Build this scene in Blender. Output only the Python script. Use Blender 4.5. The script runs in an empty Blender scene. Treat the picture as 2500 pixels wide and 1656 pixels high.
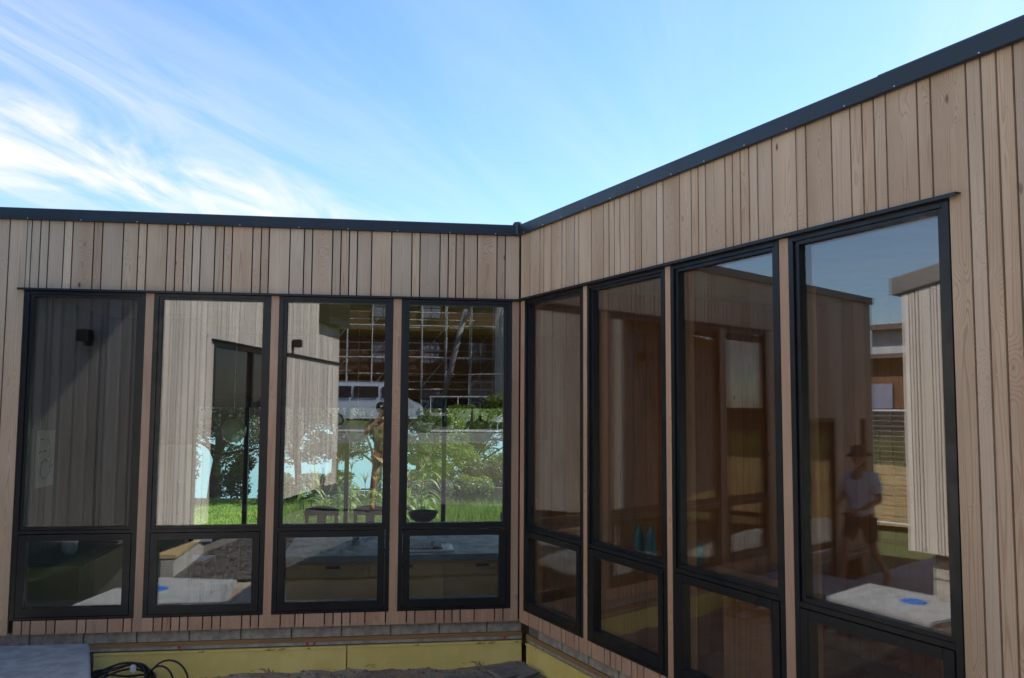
import bpy, bmesh, math, random
import numpy as np
from mathutils import Vector, Matrix
random.seed(7); rng = np.random.default_rng(7)
scene = bpy.context.scene
COL = scene.collection
R = math.radians

# ------------------------------------------------------------------ camera, sky, sun, exposure
def set_camera():
    yaw, pitch, roll = R(8.067), R(4.521), R(0.338)
    fwd = Vector((math.sin(yaw)*math.cos(pitch), math.cos(yaw)*math.cos(pitch), math.sin(pitch)))
    right = Vector((math.cos(yaw), -math.sin(yaw), 0)); up = right.cross(fwd)
    Rr = right*math.cos(roll) + up*math.sin(roll); Uu = up*math.cos(roll) - right*math.sin(roll)
    cam = bpy.data.cameras.new('camera'); cam.sensor_width = 36; cam.lens = 30.769
    cam.clip_start = 0.02; cam.clip_end = 3000
    o = bpy.data.objects.new('camera', cam); COL.objects.link(o)
    m = Matrix((Rr, Uu, -fwd)).transposed().to_4x4(); m.translation = (0, 0, 2.3)
    o.matrix_world = m; scene.camera = o
set_camera()
SUN = Vector((0.828, 0.335, 1.0)).normalized()
SUN_EL = math.asin(SUN.z); SUN_AZ = math.atan2(SUN.x, SUN.y)
sd = bpy.data.lights.new('sun', 'SUN'); sd.energy = 5.0; sd.angle = R(0.53); sd.color = (1.0, 0.95, 0.87)
so = bpy.data.objects.new('sun', sd); COL.objects.link(so)
so.rotation_euler = SUN.to_track_quat('Z', 'Y').to_euler(); so.location = (20, 10, 30)
def set_world():
    w = bpy.data.worlds.new('World'); scene.world = w; w.use_nodes = True
    nt = w.node_tree; N = nt.nodes; L = nt.links; N.clear()
    out = N.new('ShaderNodeOutputWorld'); bg = N.new('ShaderNodeBackground'); bg.inputs[1].default_value = 0.10
    sky = N.new('ShaderNodeTexSky'); sky.sky_type = 'NISHITA'; sky.sun_disc = False
    sky.sun_elevation = SUN_EL; sky.sun_rotation = SUN_AZ
    sky.air_density = 1.0; sky.dust_density = 0.6; sky.ozone_density = 3.0; sky.altitude = 0
    tc = N.new('ShaderNodeTexCoord')
    sep = N.new('ShaderNodeSeparateXYZ'); L.new(tc.outputs['Generated'], sep.inputs[0])
    def M(op, a, b=None, c=None):
        n = N.new('ShaderNodeMath'); n.operation = op
        for i, v in enumerate((a, b, c)):
            if v is None: continue
            if isinstance(v, (int, float)): n.inputs[i].default_value = v
            else: L.new(v, n.inputs[i])
        return n.outputs[0]
    # cirrus: a flat layer high above, streaked along one direction
    z = M('ADD', M('MAXIMUM', sep.outputs[2], 0.0), 0.10)
    px = M('DIVIDE', sep.outputs[0], z); py = M('DIVIDE', sep.outputs[1], z)
    a = R(CLOUD_ROT); ca, sa = math.cos(a), math.sin(a)
    u = M('ADD', M('MULTIPLY', px, ca), M('MULTIPLY', py, sa))
    v = M('SUBTRACT', M('MULTIPLY', py, ca), M('MULTIPLY', px, sa))
    def noise(su, sv, ou, ov, detail, rough, dist):
        cmb = N.new('ShaderNodeCombineXYZ')
        L.new(M('ADD', M('MULTIPLY', u, su), ou), cmb.inputs[0]); L.new(M('ADD', M('MULTIPLY', v, sv), ov), cmb.inputs[1])
        n = N.new('ShaderNodeTexNoise'); n.inputs['Scale'].default_value = 1; n.inputs['Detail'].default_value = detail
        n.inputs['Roughness'].default_value = rough; n.inputs['Distortion'].default_value = dist
        L.new(cmb.outputs[0], n.inputs['Vector']); return n.outputs[0]
    def ramp(x, lo, hi):
        n = N.new('ShaderNodeMapRange'); n.interpolation_type = 'SMOOTHSTEP'
        n.inputs[1].default_value = lo; n.inputs[2].default_value = hi; L.new(x, n.inputs[0]); return n.outputs[0]
    big = ramp(noise(0.22, 0.62, CLOUD_OFF[0], CLOUD_OFF[1], 3, 0.5, 0.4), 0.44, 0.66)
    streak = ramp(noise(0.95, 2.2, CLOUD_OFF[2], CLOUD_OFF[3], 9, 0.58, 2.2), 0.24, 0.80)
    # the cirrus bank lies to the left of the view, thinning out towards the sun
    bank = ramp(M('SUBTRACT', M('MULTIPLY', py, 0.35), px), -0.55, 1.9)
    f = M('MULTIPLY', M('MULTIPLY', big, streak), bank)
    low = M('MULTIPLY', ramp(noise(0.35, 2.2, 3.3, 8.1, 6, 0.6, 0.8), 0.40, 0.75), 0.18)
    f = M('MINIMUM', M('ADD', M('MULTIPLY', f, 1.5), low), 0.9)
    hs = N.new('ShaderNodeHueSaturation'); hs.inputs['Saturation'].default_value = 1.15; L.new(sky.outputs[0], hs.inputs['Color'])
    mix = N.new('ShaderNodeMix'); mix.data_type = 'RGBA'; L.new(f, mix.inputs[0])
    L.new(hs.outputs[0], mix.inputs[6]); mix.inputs[7].default_value = (CLOUD_V, CLOUD_V*1.0, CLOUD_V*1.0, 1)
    L.new(mix.outputs[2], bg.inputs[0]); L.new(bg.outputs[0], out.inputs[0])
CLOUD_ROT = 62; CLOUD_OFF = (2.4, 1.2, 5.0, 0.0); CLOUD_V = 4.3
set_world()
vs = scene.view_settings; vs.view_transform = 'Standard'; vs.look = 'None'; vs.gamma = 1; vs.exposure = 1.32
vs.use_curve_mapping = False
scene.cycles.max_bounces = 9; scene.cycles.transparent_max_bounces = 24; scene.cycles.glossy_bounces = 5
scene.cycles.diffuse_bounces = 3; scene.cycles.caustics_reflective = False; scene.cycles.caustics_refractive = False

# ------------------------------------------------------------------ materials
class NT:
    def __init__(s, name):
        s.m = bpy.data.materials.new(name); s.m.use_nodes = True
        s.nt = s.m.node_tree; s.N = s.nt.nodes; s.L = s.nt.links
        s.p = s.N['Principled BSDF']; s.out = s.N['Material Output']
    def n(s, t, **kw):
        n = s.N.new(t)
        for k, v in kw.items(): setattr(n, k, v)
        return n
    def link(s, a, b): s.L.new(a, b)
    def math(s, op, a, b=None, c=None):
        n = s.n('ShaderNodeMath', operation=op)
        for i, v in enumerate((a, b, c)):
            if v is None: continue
            if isinstance(v, (int, float)): n.inputs[i].default_value = v
            else: s.link(v, n.inputs[i])
        return n.outputs[0]
    def coords(s, kind='Object', scale=(1, 1, 1), rnd=0.0):
        tc = s.n('ShaderNodeTexCoord'); v = tc.outputs[kind]
        if rnd:
            oi = s.n('ShaderNodeObjectInfo')
            vm = s.n('ShaderNodeVectorMath', operation='SCALE'); vm.inputs[0].default_value = (17.3, 5.1, 31.7)
            s.link(oi.outputs['Random'], vm.inputs['Scale'])
            ad = s.n('ShaderNodeVectorMath', operation='ADD'); s.link(v, ad.inputs[0]); s.link(vm.outputs[0], ad.inputs[1]); v = ad.outputs[0]
        mp = s.n('ShaderNodeMapping'); mp.inputs['Scale'].default_value = scale; s.link(v, mp.inputs['Vector'])
        return mp.outputs[0]
    def noise(s, vec, scale=5, detail=4, rough=0.55, dist=0.0):
        n = s.n('ShaderNodeTexNoise'); s.link(vec, n.inputs['Vector'])
        n.inputs['Scale'].default_value = scale; n.inputs['Detail'].default_value = detail
        n.inputs['Roughness'].default_value = rough; n.inputs['Distortion'].default_value = dist
        return n.outputs[0]
    def rng(s, x, a, b, c=0.0, d=1.0, smooth=True):
        n = s.n('ShaderNodeMapRange'); n.interpolation_type = 'SMOOTHSTEP' if smooth else 'LINEAR'
        for i, v in enumerate((a, b, c, d)): n.inputs[i+1].default_value = v
        s.link(x, n.inputs[0]); return n.outputs[0]
    def mix(s, f, a, b, blend='MIX'):
        n = s.n('ShaderNodeMix', data_type='RGBA', blend_type=blend)
        for i, v in ((0, f), (6, a), (7, b)):
            if isinstance(v, (int, float)): n.inputs[i].default_value = v
            elif isinstance(v, tuple): n.inputs[i].default_value = (*v, 1) if len(v) == 3 else v
            else: s.link(v, n.inputs[i])
        return n.outputs[2]
    def bump(s, h, strength=0.3, dist=0.01):
        b = s.n('ShaderNodeBump'); b.inputs['Strength'].default_value = strength; b.inputs['Distance'].default_value = dist
        s.link(h, b.inputs['Height']); s.link(b.outputs[0], s.p.inputs['Normal'])
    def color(s, c):
        if isinstance(c, tuple): s.p.inputs['Base Color'].default_value = (*c, 1)
        else: s.link(c, s.p.inputs['Base Color'])
    def set(s, rough=0.6, metal=0.0, spec=0.5):
        s.p.inputs['Roughness'].default_value = rough; s.p.inputs['Metallic'].default_value = metal
        s.p.inputs['Specular IOR Level'].default_value = spec

def wood(name, c0, c1, knot=(0.10, 0.06, 0.04), rough=0.75, axis='Z', vary=0.22, knots=True, gs=1.0, grey=None):
    m = NT(name); k = {'Z': (1, 1, 0.045), 'X': (0.045, 1, 1), 'Y': (1, 0.045, 1)}[axis]
    v = m.coords('Object', k, rnd=1.0)
    ax = {'Z': 0, 'X': 1, 'Y': 0}[axis]
    sx = m.n('ShaderNodeSeparateXYZ'); m.link(m.coords('Object'), sx.inputs[0])
    oi0 = m.n('ShaderNodeObjectInfo')
    xo = m.math('ADD', sx.outputs[ax], m.math('MULTIPLY', m.math('SUBTRACT', oi0.outputs['Random'], 0.5), 0.05))
    heart = m.math('MULTIPLY', m.math('MULTIPLY', xo, xo), 150.0)
    n1 = m.math('ADD', m.noise(v, 9*gs, 2, 0.45, 0.3), heart)
    if knots:
        kk = {'Z': (1, 1, 0.42), 'X': (0.42, 1, 1), 'Y': (1, 0.42, 1)}[axis]
        vk = m.coords('Object', kk, rnd=1.0)
        vo = m.n('ShaderNodeTexVoronoi'); vo.inputs['Scale'].default_value = 6.4; m.link(vk, vo.inputs['Vector'])
        n1 = m.math('ADD', n1, m.math('MULTIPLY', m.math('SUBTRACT', 1.0, m.rng(vo.outputs['Distance'], 0.0, 0.42)), 0.55))
    lines = m.math('PINGPONG', m.math('MULTIPLY', n1, 12.0), 0.5)
    lines = m.rng(lines, 0.0, 0.26)
    fib = m.noise(v, 190*gs, 3, 0.6)
    broad = m.noise(v, 5*gs, 2, 0.5)
    f = m.math('ADD', m.math('MULTIPLY', lines, 0.26), m.math('ADD', m.math('MULTIPLY', fib, 0.30), m.math('MULTIPLY', broad, 0.7)))
    col = m.mix(m.rng(f, 0.30, 0.98), c1, c0)
    oi = m.n('ShaderNodeObjectInfo')
    r2 = m.math('FRACT', m.math('MULTIPLY', oi.outputs['Random'], 7.31))
    r3 = m.math('FRACT', m.math('MULTIPLY', oi.outputs['Random'], 13.7))
    g = grey or tuple(x*0.9 for x in c0)
    col = m.mix(m.rng(r2, 0.2, 1.0, 0.0, 0.55, False), col, g)
    # blotchy weathering
    vw = m.coords('Object', tuple(max(x, 0.25) for x in k), rnd=1.0)
    bl = m.noise(vw, 3.0, 3, 0.6)
    col = m.mix(m.rng(bl, 0.35, 0.75, 0.0, 0.35), col, tuple(a*0.62 for a in c1))
    if knots:
        jit = m.noise(vk, 40, 1, 0.5)
        dd = m.math('ADD', vo.outputs['Distance'], m.math('MULTIPLY', m.math('SUBTRACT', jit, 0.5), 0.035))
        kn = m.math('SUBTRACT', 1.0, m.rng(dd, 0.03, 0.085))
        sepc = m.n('ShaderNodeSeparateColor'); m.link(vo.outputs['Color'], sepc.inputs[0])
        kn = m.math('MULTIPLY', kn, m.rng(sepc.outputs[0], 0.3, 0.8, 0.35, 0.95))
        col = m.mix(kn, col, knot)
    hv = m.n('ShaderNodeHueSaturation'); m.link(col, hv.inputs['Color'])
    m.link(m.math('ADD', 1.0 - vary/2, m.math('MULTIPLY', r3, vary)), hv.inputs['Value'])
    m.color(hv.outputs[0]); m.set(rough, 0, 0.3)
    m.bump(f, 0.25, 0.004)
    return m.m

def plain(name, c, rough=0.6, metal=0.0, var=0.18, scale=6.0, bump=0.0, spec=0.5, detail=5, dark=None, kind='Object', bs=None):
    m = NT(name); v = m.coords(kind)
    n1 = m.noise(v, scale, detail, 0.6)
    d = dark or tuple(x*(1-var) for x in c); l = tuple(min(1, x*(1+var*0.6)) for x in c)
    m.color(m.mix(m.rng(n1, 0.3, 0.7), d, l)); m.set(rough, metal, spec)
    n2 = m.noise(v, scale*3.1, 3, 0.5)
    m.link(m.rng(n2, 0.3, 0.7, max(0.03, rough-0.07), min(1, rough+0.08)), m.p.inputs['Roughness'])
    if bump: m.bump(m.noise(v, bs or scale*6, 5, 0.6), bump, 0.01)
    return m.m

def glass(name, r0=0.105, tint=(0.94, 0.955, 0.95), dirt=0.0025):
    m = NT(name); m.N.remove(m.p)
    lw = m.n('ShaderNodeLayerWeight'); lw.inputs['Blend'].default_value = 0.5
    fr = m.math('POWER', lw.outputs['Facing'], 5.0)
    fac = m.math('ADD', r0, m.math('MULTIPLY', fr, 1-r0))
    tr = m.n('ShaderNodeBsdfTransparent'); tr.inputs[0].default_value = (*tint, 1)
    gl = m.n('ShaderNodeBsdfGlossy'); gl.inputs['Roughness'].default_value = 0.0; gl.inputs[0].default_value = (0.97, 0.98, 1, 1)
    mx = m.n('ShaderNodeMixShader'); m.link(fac, mx.inputs[0]); m.link(tr.outputs[0], mx.inputs[1]); m.link(gl.outputs[0], mx.inputs[2])
    # faint film of dust
    df = m.n('ShaderNodeBsdfDiffuse'); df.inputs[0].default_value = (0.5, 0.48, 0.45, 1)
    v = m.coords('Object'); nn = m.noise(v, 2.5, 5, 0.6)
    m2 = m.n('ShaderNodeMixShader'); m.link(m.rng(nn, 0.4, 0.8, dirt*0.4, dirt*2), m2.inputs[0])
    m.link(mx.outputs[0], m2.inputs[1]); m.link(df.outputs[0], m2.inputs[2])
    # slight waviness of float glass
    b = m.n('ShaderNodeBump'); b.inputs['Strength'].default_value = 0.02; b.inputs['Distance'].default_value = 0.02
    m.link(m.noise(v, 1.3, 1, 0.4), b.inputs['Height']); m.link(b.outputs[0], gl.inputs['Normal'])
    m.link(m2.outputs[0], m.out.inputs[0]); return m.m

def leafmat(name, c0, c1, trans=0.35):
    m = NT(name); oi = m.n('ShaderNodeTexCoord')
    n1 = m.noise(m.coords('Object'), 2.2, 4, 0.7); n2 = m.noise(m.coords('Object'), 23, 2, 0.5)
    c = m.mix(m.rng(n1, 0.35, 0.65), c0, c1)
    c = m.mix(m.rng(n2, 0.3, 0.7, 0.0, 0.5), c, tuple(x*0.5 for x in c0))
    m.color(c); m.set(0.55, 0, 0.35)
    t = m.n('ShaderNodeBsdfTranslucent'); m.link(c, t.inputs[0])
    mx = m.n('ShaderNodeMixShader'); mx.inputs[0].default_value = trans
    m.link(m.p.outputs[0], mx.inputs[1]); m.link(t.outputs[0], mx.inputs[2]); m.link(mx.outputs[0], m.out.inputs[0]); return m.m

MT = {}
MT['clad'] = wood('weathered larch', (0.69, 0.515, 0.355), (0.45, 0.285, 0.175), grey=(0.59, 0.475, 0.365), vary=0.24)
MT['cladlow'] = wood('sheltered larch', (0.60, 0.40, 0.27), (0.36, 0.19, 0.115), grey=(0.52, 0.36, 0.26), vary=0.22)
MT['cladC'] = wood('pale larch', (0.68, 0.62, 0.555), (0.50, 0.435, 0.37), grey=(0.67, 0.63, 0.59), vary=0.24)
MT['knotty'] = wood('knotty cedar', (0.40, 0.185, 0.075), (0.26, 0.105, 0.038), knot=(0.03, 0.015, 0.01), vary=0.3, gs=0.8)
MT['ply'] = wood('plywood lining', (0.42, 0.25, 0.12), (0.32, 0.17, 0.075), vary=0.1, knots=False)
MT['cabinet'] = wood('oak veneer', (0.50, 0.35, 0.14), (0.40, 0.26, 0.10), vary=0.1, knots=False, rough=0.5)
MT['reveal'] = wood('timber reveal', (0.45, 0.24, 0.11), (0.33, 0.16, 0.07), vary=0.1, knots=False)
MT['darkwood'] = wood('dark furniture', (0.09, 0.05, 0.032), (0.05, 0.028, 0.018), vary=0.2, knots=False, rough=0.45)
MT['charcoal'] = wood('charcoal boards', (0.075, 0.078, 0.08), (0.04, 0.042, 0.044), vary=0.4, knots=False)
MT['floor'] = wood('floor boards', (0.36, 0.23, 0.13), (0.26, 0.155, 0.08), vary=0.1, knots=False, axis='X', rough=0.4)
MT['deck'] = wood('deck timber', (0.55, 0.42, 0.22), (0.40, 0.29, 0.14), vary=0.1, knots=False, axis='X')
MT['treated'] = wood('treated pine', (0.50, 0.36, 0.17), (0.36, 0.25, 0.11), vary=0.25, axis='X')
MT['fencewood'] = wood('old fence', (0.26, 0.19, 0.13), (0.17, 0.12, 0.08), vary=0.3)
MT['frame'] = plain('black aluminium', (0.009, 0.0105, 0.0135), 0.36, 0.0, 0.15, 3.0, spec=0.42)
MT['fascia'] = plain('charcoal metal fascia', (0.012, 0.019, 0.030), 0.4, 0.0, 0.2, 1.6, spec=0.5)
MT['backing'] = plain('dark stained batten cavity', (0.035, 0.021, 0.014), 0.9)
MT['glass'] = glass('window glass')
MT['gardenglass'] = glass('garden door glass', 0.05, (0.95, 0.965, 0.955), 0.004)
def globe_mat():
    m = NT('ribbed globe glass'); m.N.remove(m.p)
    lw = m.n('ShaderNodeLayerWeight'); lw.inputs['Blend'].default_value = 0.5
    tr = m.n('ShaderNodeBsdfTransparent'); tr.inputs[0].default_value = (0.80, 0.82, 0.72, 1)
    df = m.n('ShaderNodeBsdfTranslucent'); df.inputs[0].default_value = (0.62, 0.64, 0.52, 1)
    gl = m.n('ShaderNodeBsdfGlossy'); gl.inputs['Roughness'].default_value = 0.12
    a = m.n('ShaderNodeMixShader'); m.link(m.math('ADD', 0.40, m.math('MULTIPLY', m.noise(m.coords('Object'), 6, 2, 0.5), 0.1)), a.inputs[0]); m.link(tr.outputs[0], a.inputs[1]); m.link(df.outputs[0], a.inputs[2])
    b = m.n('ShaderNodeMixShader'); m.link(m.math('ADD', 0.03, m.math('MULTIPLY', m.math('POWER', lw.outputs['Facing'], 3.0), 0.5)), b.inputs[0]); m.link(a.outputs[0], b.inputs[1]); m.link(gl.outputs[0], b.inputs[2])
    m.link(b.outputs[0], m.out.inputs[0]); return m.m
MT['globe'] = globe_mat()
MT['tumbler'] = glass('tumbler glass', 0.08, (0.8, 0.85, 0.84), 0.02)
MT['carglass'] = plain('tinted car glass', (0.03, 0.022, 0.018), 0.08, 0.0, 0.1, 2, spec=0.8)
MT['darkpane'] = plain('dark reflecting pane', (0.012, 0.013, 0.015), 0.03, 0.0, 0.2, 2, spec=0.6)
MT['block'] = plain('concrete block', (0.40, 0.375, 0.335), 0.92, 0, 0.3, 14, 0.5, 0.2, 6)
MT['mortar'] = plain('mortar', (0.20, 0.188, 0.17), 0.95, 0, 0.2, 30, 0.4, 0.2)
MT['slab'] = plain('smooth concrete', (0.33, 0.345, 0.36), 0.85, 0, 0.22, 9, 0.5, 0.25, 8)
MT['concwall'] = plain('cast concrete', (0.42, 0.405, 0.38), 0.85, 0, 0.15, 3.2, 0.2, 0.3, 6)
MT['lid'] = plain('blue plastic', (0.02, 0.16, 0.55), 0.35, 0, 0.1, 8)
MT['batten'] = wood('packing batten', (0.36, 0.22, 0.10), (0.24, 0.14, 0.06), vary=0.2, knots=False, axis='X')
MT['strip'] = plain('galvanised strip', (0.42, 0.40, 0.37), 0.5, 0.2, 0.35, 9)
MT['redclip'] = plain('red plastic', (0.55, 0.05, 0.03), 0.5)
MT['ctop'] = plain('honed grey stone', (0.15, 0.195, 0.20), 0.42, 0, 0.25, 3, 0.0, 0.35, 8)
MT['white'] = plain('white enamel', (0.78, 0.79, 0.78), 0.3, 0, 0.06, 3)
MT['offwhite'] = plain('pale grey panel', (0.50, 0.52, 0.46), 0.45, 0, 0.08, 3)
MT['ceiling'] = plain('ceiling board', (0.34, 0.30, 0.25), 0.8, 0, 0.1, 2)
MT['black'] = plain('black plastic', (0.012, 0.012, 0.013), 0.42, 0, 0.2, 8)
MT['brass'] = plain('brass', (0.55, 0.40, 0.14), 0.3, 0.9, 0.1, 5)
MT['steel'] = plain('galvanised tube', (0.62, 0.64, 0.66), 0.4, 0.25, 0.2, 3)
MT['pole'] = plain('dull grey pole', (0.20, 0.20, 0.22), 0.7, 0, 0.25, 3)
MT['teal'] = plain('teal plastic', (0.03, 0.15, 0.18), 0.35, 0, 0.3, 9)
MT['paper'] = plain('printed paper', (0.62, 0.62, 0.58), 0.7, 0, 0.05, 3)
MT['ink'] = plain('black ink', (0.02, 0.02, 0.02), 0.7)
MT['van'] = plain('silver van paint', (0.55, 0.60, 0.68), 0.22, 0.15, 0.06, 1.5, spec=0.6)
MT['tyre'] = plain('tyre rubber', (0.02, 0.02, 0.02), 0.85, 0, 0.2, 12)
MT['rim'] = plain('wheel rim', (0.4, 0.4, 0.42), 0.35, 0.7)
MT['sitewood'] = wood('stained weatherboard', (0.17, 0.085, 0.045), (0.10, 0.05, 0.028), vary=0.1, axis='X', gs=0.4)
MT['siteglass'] = plain('sheeted window', (0.22, 0.24, 0.33), 0.15, 0, 0.3, 0.7)
MT['plank'] = wood('scaffold plank', (0.42, 0.33, 0.18), (0.30, 0.23, 0.12), vary=0.2, axis='X', knots=False)
MT['white_cloth'] = plain('white canvas', (0.78, 0.79, 0.80), 0.8, 0, 0.08, 2)
MT['asphalt'] = plain('asphalt', (0.10, 0.10, 0.105), 0.9, 0, 0.25, 5, 0.3, 0.2)
MT['kerb'] = plain('kerb concrete', (0.40, 0.39, 0.37), 0.9, 0, 0.2, 4, 0.2)
MT['iron'] = plain('painted corrugated iron', (0.42, 0.43, 0.45), 0.55, 0.1, 0.12, 2)
MT['roofbrown'] = plain('brown roof steel', (0.12, 0.085, 0.07), 0.5, 0.1, 0.12, 2)
MT['shirt'] = plain('white cotton', (0.78, 0.76, 0.80), 0.9, 0, 0.08, 12, 0.15)
MT['shorts'] = plain('charcoal shorts', (0.06, 0.055, 0.06), 0.9, 0, 0.2, 10, 0.15)
MT['skin'] = plain('tanned skin', (0.42, 0.22, 0.14), 0.5, 0, 0.12, 6)
MT['hat'] = plain('brown felt hat', (0.13, 0.07, 0.045), 0.9, 0, 0.2, 10)
MT['hair'] = plain('dark hair', (0.05, 0.03, 0.02), 0.6, 0, 0.3, 30)
MT['camo'] = plain('olive patterned shirt', (0.20, 0.20, 0.07), 0.9, 0, 0.5, 9, 0.1, dark=(0.06, 0.07, 0.03))
MT['khaki'] = plain('khaki shorts', (0.55, 0.44, 0.22), 0.9, 0, 0.15, 12, 0.1)
MT['cap'] = plain('black cap', (0.014, 0.015, 0.022), 0.8)
MT['sheet'] = plain('plastic bottle', (0.55, 0.60, 0.63), 0.15, 0, 0.1, 8)
MT['stone'] = plain('broken paver', (0.20, 0.185, 0.165), 0.95, 0, 0.25, 12, 0.5, 0.2)
MT['tape'] = plain('white tape', (0.75, 0.75, 0.72), 0.5)
MT['yellow'] = plain('yellow plastic', (0.62, 0.42, 0.02), 0.5)
MT['leafA'] = leafmat('bright leaves', (0.12, 0.19, 0.03), (0.22, 0.29, 0.06))
MT['leafB'] = leafmat('olive leaves', (0.06, 0.09, 0.025), (0.11, 0.14, 0.045))
MT['leafC'] = leafmat('dark evergreen leaves', (0.022, 0.035, 0.016), (0.05, 0.07, 0.03), 0.2)
MT['leafG'] = leafmat('grey green leaves', (0.10, 0.12, 0.08), (0.17, 0.19, 0.13))
MT['corn'] = leafmat('maize leaves', (0.12, 0.22, 0.03), (0.26, 0.34, 0.08))
MT['tassel'] = leafmat('maize tassels', (0.42, 0.33, 0.10), (0.5, 0.42, 0.2))
MT['grass'] = leafmat('grass blades', (0.09, 0.20, 0.02), (0.16, 0.28, 0.04))
MT['drygrass'] = leafmat('bank grass', (0.16, 0.19, 0.05), (0.26, 0.27, 0.09))
MT['bark'] = plain('bark', (0.085, 0.065, 0.05), 0.95, 0, 0.4, 14, 0.6, 0.1)
def water():
    m = NT('lake water'); m.color((0.12, 0.26, 0.26)); m.set(0.3, 0, 0.2)
    m.bump(m.noise(m.coords('Object', (1, 0.4, 1)), 0.6, 4, 0.6), 0.08, 0.2); return m.m
MT['water'] = water()
def foam():
    m = NT('yellow foam board'); v = m.coords('Object')
    a = m.noise(v, 3.0, 5, 0.6); c = m.mix(m.rng(a, 0.35, 0.7), (0.76, 0.60, 0.18), (0.85, 0.70, 0.25))
    # smears of mud in scuffs
    vs_ = m.coords('Object', (0.6, 1, 1.6)); sc = m.noise(vs_, 7.0, 6, 0.75, 1.2)
    z = m.n('ShaderNodeSeparateXYZ'); m.link(m.coords('Object'), z.inputs[0])
    lowf = m.rng(z.outputs[2], -0.02, 0.22, 0.10, 0.0)
    mud = m.rng(m.math('ADD', sc, lowf), 0.66, 0.74, 0.0, 0.8)
    m.color(m.mix(mud, c, (0.10, 0.075, 0.045))); m.set(0.7, 0, 0.3); m.bump(a, 0.15, 0.01); return m.m
MT['foam'] = foam()
MT['sheenfascia'] = plain('sheen-lightened fascia', (0.15, 0.142, 0.135), 0.45, 0, 0.15, 2)  # dark metal drawn lighter: sunlit sheen is put into its grey
def soil():
    m = NT('dug soil'); v = m.coords('Object')
    a = m.noise(v, 3.0, 8, 0.7); b = m.noise(v, 40, 4, 0.7)
    c = m.mix(m.rng(a, 0.3, 0.7), (0.19, 0.145, 0.10), (0.40, 0.325, 0.25))
    c = m.mix(m.rng(b, 0.45, 0.75, 0.0, 0.6), c, (0.24, 0.20, 0.165))
    m.color(c); m.set(0.97, 0, 0.15); m.bump(b, 0.7, 0.02); return m.m
MT['soil'] = soil()
def gravel():
    m = NT('grey gravel'); v = m.coords('Object')
    vo = m.n('ShaderNodeTexVoronoi'); vo.inputs['Scale'].default_value = 38; m.link(v, vo.inputs['Vector'])
    sp = m.n('ShaderNodeSeparateColor'); m.link(vo.outputs['Color'], sp.inputs[0])
    c = m.mix(sp.outputs[0], (0.035, 0.033, 0.032), (0.19, 0.178, 0.168))
    m.color(c); m.set(0.95, 0, 0.2)
    m.bump(m.math('SUBTRACT', 1.0, vo.outputs['Distance']), 0.9, 0.02); return m.m
MT['gravel'] = gravel()
def lawnmat():
    m = NT('lawn'); v = m.coords('Object')
    a = m.noise(v, 0.8, 5, 0.6); b = m.noise(v, 60, 3, 0.6)
    c = m.mix(m.rng(a, 0.3, 0.7), (0.10, 0.19, 0.025), (0.16, 0.25, 0.04))
    c = m.mix(m.rng(b, 0.4, 0.7, 0, 0.6), c, (0.06, 0.11, 0.015))
    m.color(c); m.set(0.8, 0, 0.2); m.bump(b, 0.6, 0.03); return m.m
MT['lawn'] = lawnmat()
def earth():
    m = NT('rough ground'); v = m.coords('Object')
    a = m.noise(v, 0.25, 6, 0.65); b = m.noise(v, 9, 4, 0.6)
    c = m.mix(m.rng(a, 0.35, 0.65), (0.11, 0.10, 0.055), (0.09, 0.13, 0.04))
    c = m.mix(m.rng(b, 0.4, 0.7, 0, 0.4), c, (0.16, 0.14, 0.09))
    m.color(c); m.set(0.95, 0, 0.15); m.bump(b, 0.4, 0.05); return m.m
MT['earth'] = earth()

# ------------------------------------------------------------------ builders
def newobj(name, me, mat=None, parent=None, mw=None):
    o = bpy.data.objects.new(name, me); COL.objects.link(o)
    if mat is not None and me is not None:
        me.materials.clear(); me.materials.append(MT[mat] if isinstance(mat, str) else mat)
    if mw is not None: o.matrix_world = mw
    if parent is not None:
        o.parent = parent; o.matrix_parent_inverse = parent.matrix_world.inverted()
    return o
def thing(name, label, cat, loc=(0, 0, 0), rz=0.0, group=None):
    o = bpy.data.objects.new(name, None); COL.objects.link(o)
    o.empty_display_size = 0.2
    o.matrix_world = Matrix.Translation(loc) @ Matrix.Rotation(rz, 4, 'Z')
    return tag(o, label, cat, group)
def tag(o, label, cat, group=None, kind=None):
    o['label'] = label; o['category'] = cat
    if group: o['group'] = group
    if kind: o['kind'] = kind
    return o
def structure(o): o['kind'] = 'structure'; return o
def boxgeo(b, x0, x1, y0, y1, z0, z1):
    v = [b.verts.new((x, y, z)) for x, y, z in ((x0,y0,z0),(x1,y0,z0),(x1,y1,z0),(x0,y1,z0),(x0,y0,z1),(x1,y0,z1),(x1,y1,z1),(x0,y1,z1))]
    for f in ((0,3,2,1),(4,5,6,7),(0,1,5,4),(1,2,6,5),(2,3,7,6),(3,0,4,7)): b.faces.new([v[i] for i in f])
def tube(b, p0, p1, r0, r1=None, n=8, cap=True):
    p0, p1 = Vector(p0), Vector(p1); r1 = r0 if r1 is None else r1
    d = (p1-p0); q = d.to_track_quat('Z', 'Y')
    rings = []
    for p, r in ((p0, r0), (p1, r1)):
        rings.append([b.verts.new(p + q @ Vector((r*math.cos(2*math.pi*i/n), r*math.sin(2*math.pi*i/n), 0))) for i in range(n)])
    for i in range(n): b.faces.new((rings[0][i], rings[0][(i+1) % n], rings[1][(i+1) % n], rings[1][i]))
    if cap: b.faces.new(rings[0][::-1]); b.faces.new(rings[1])
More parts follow.
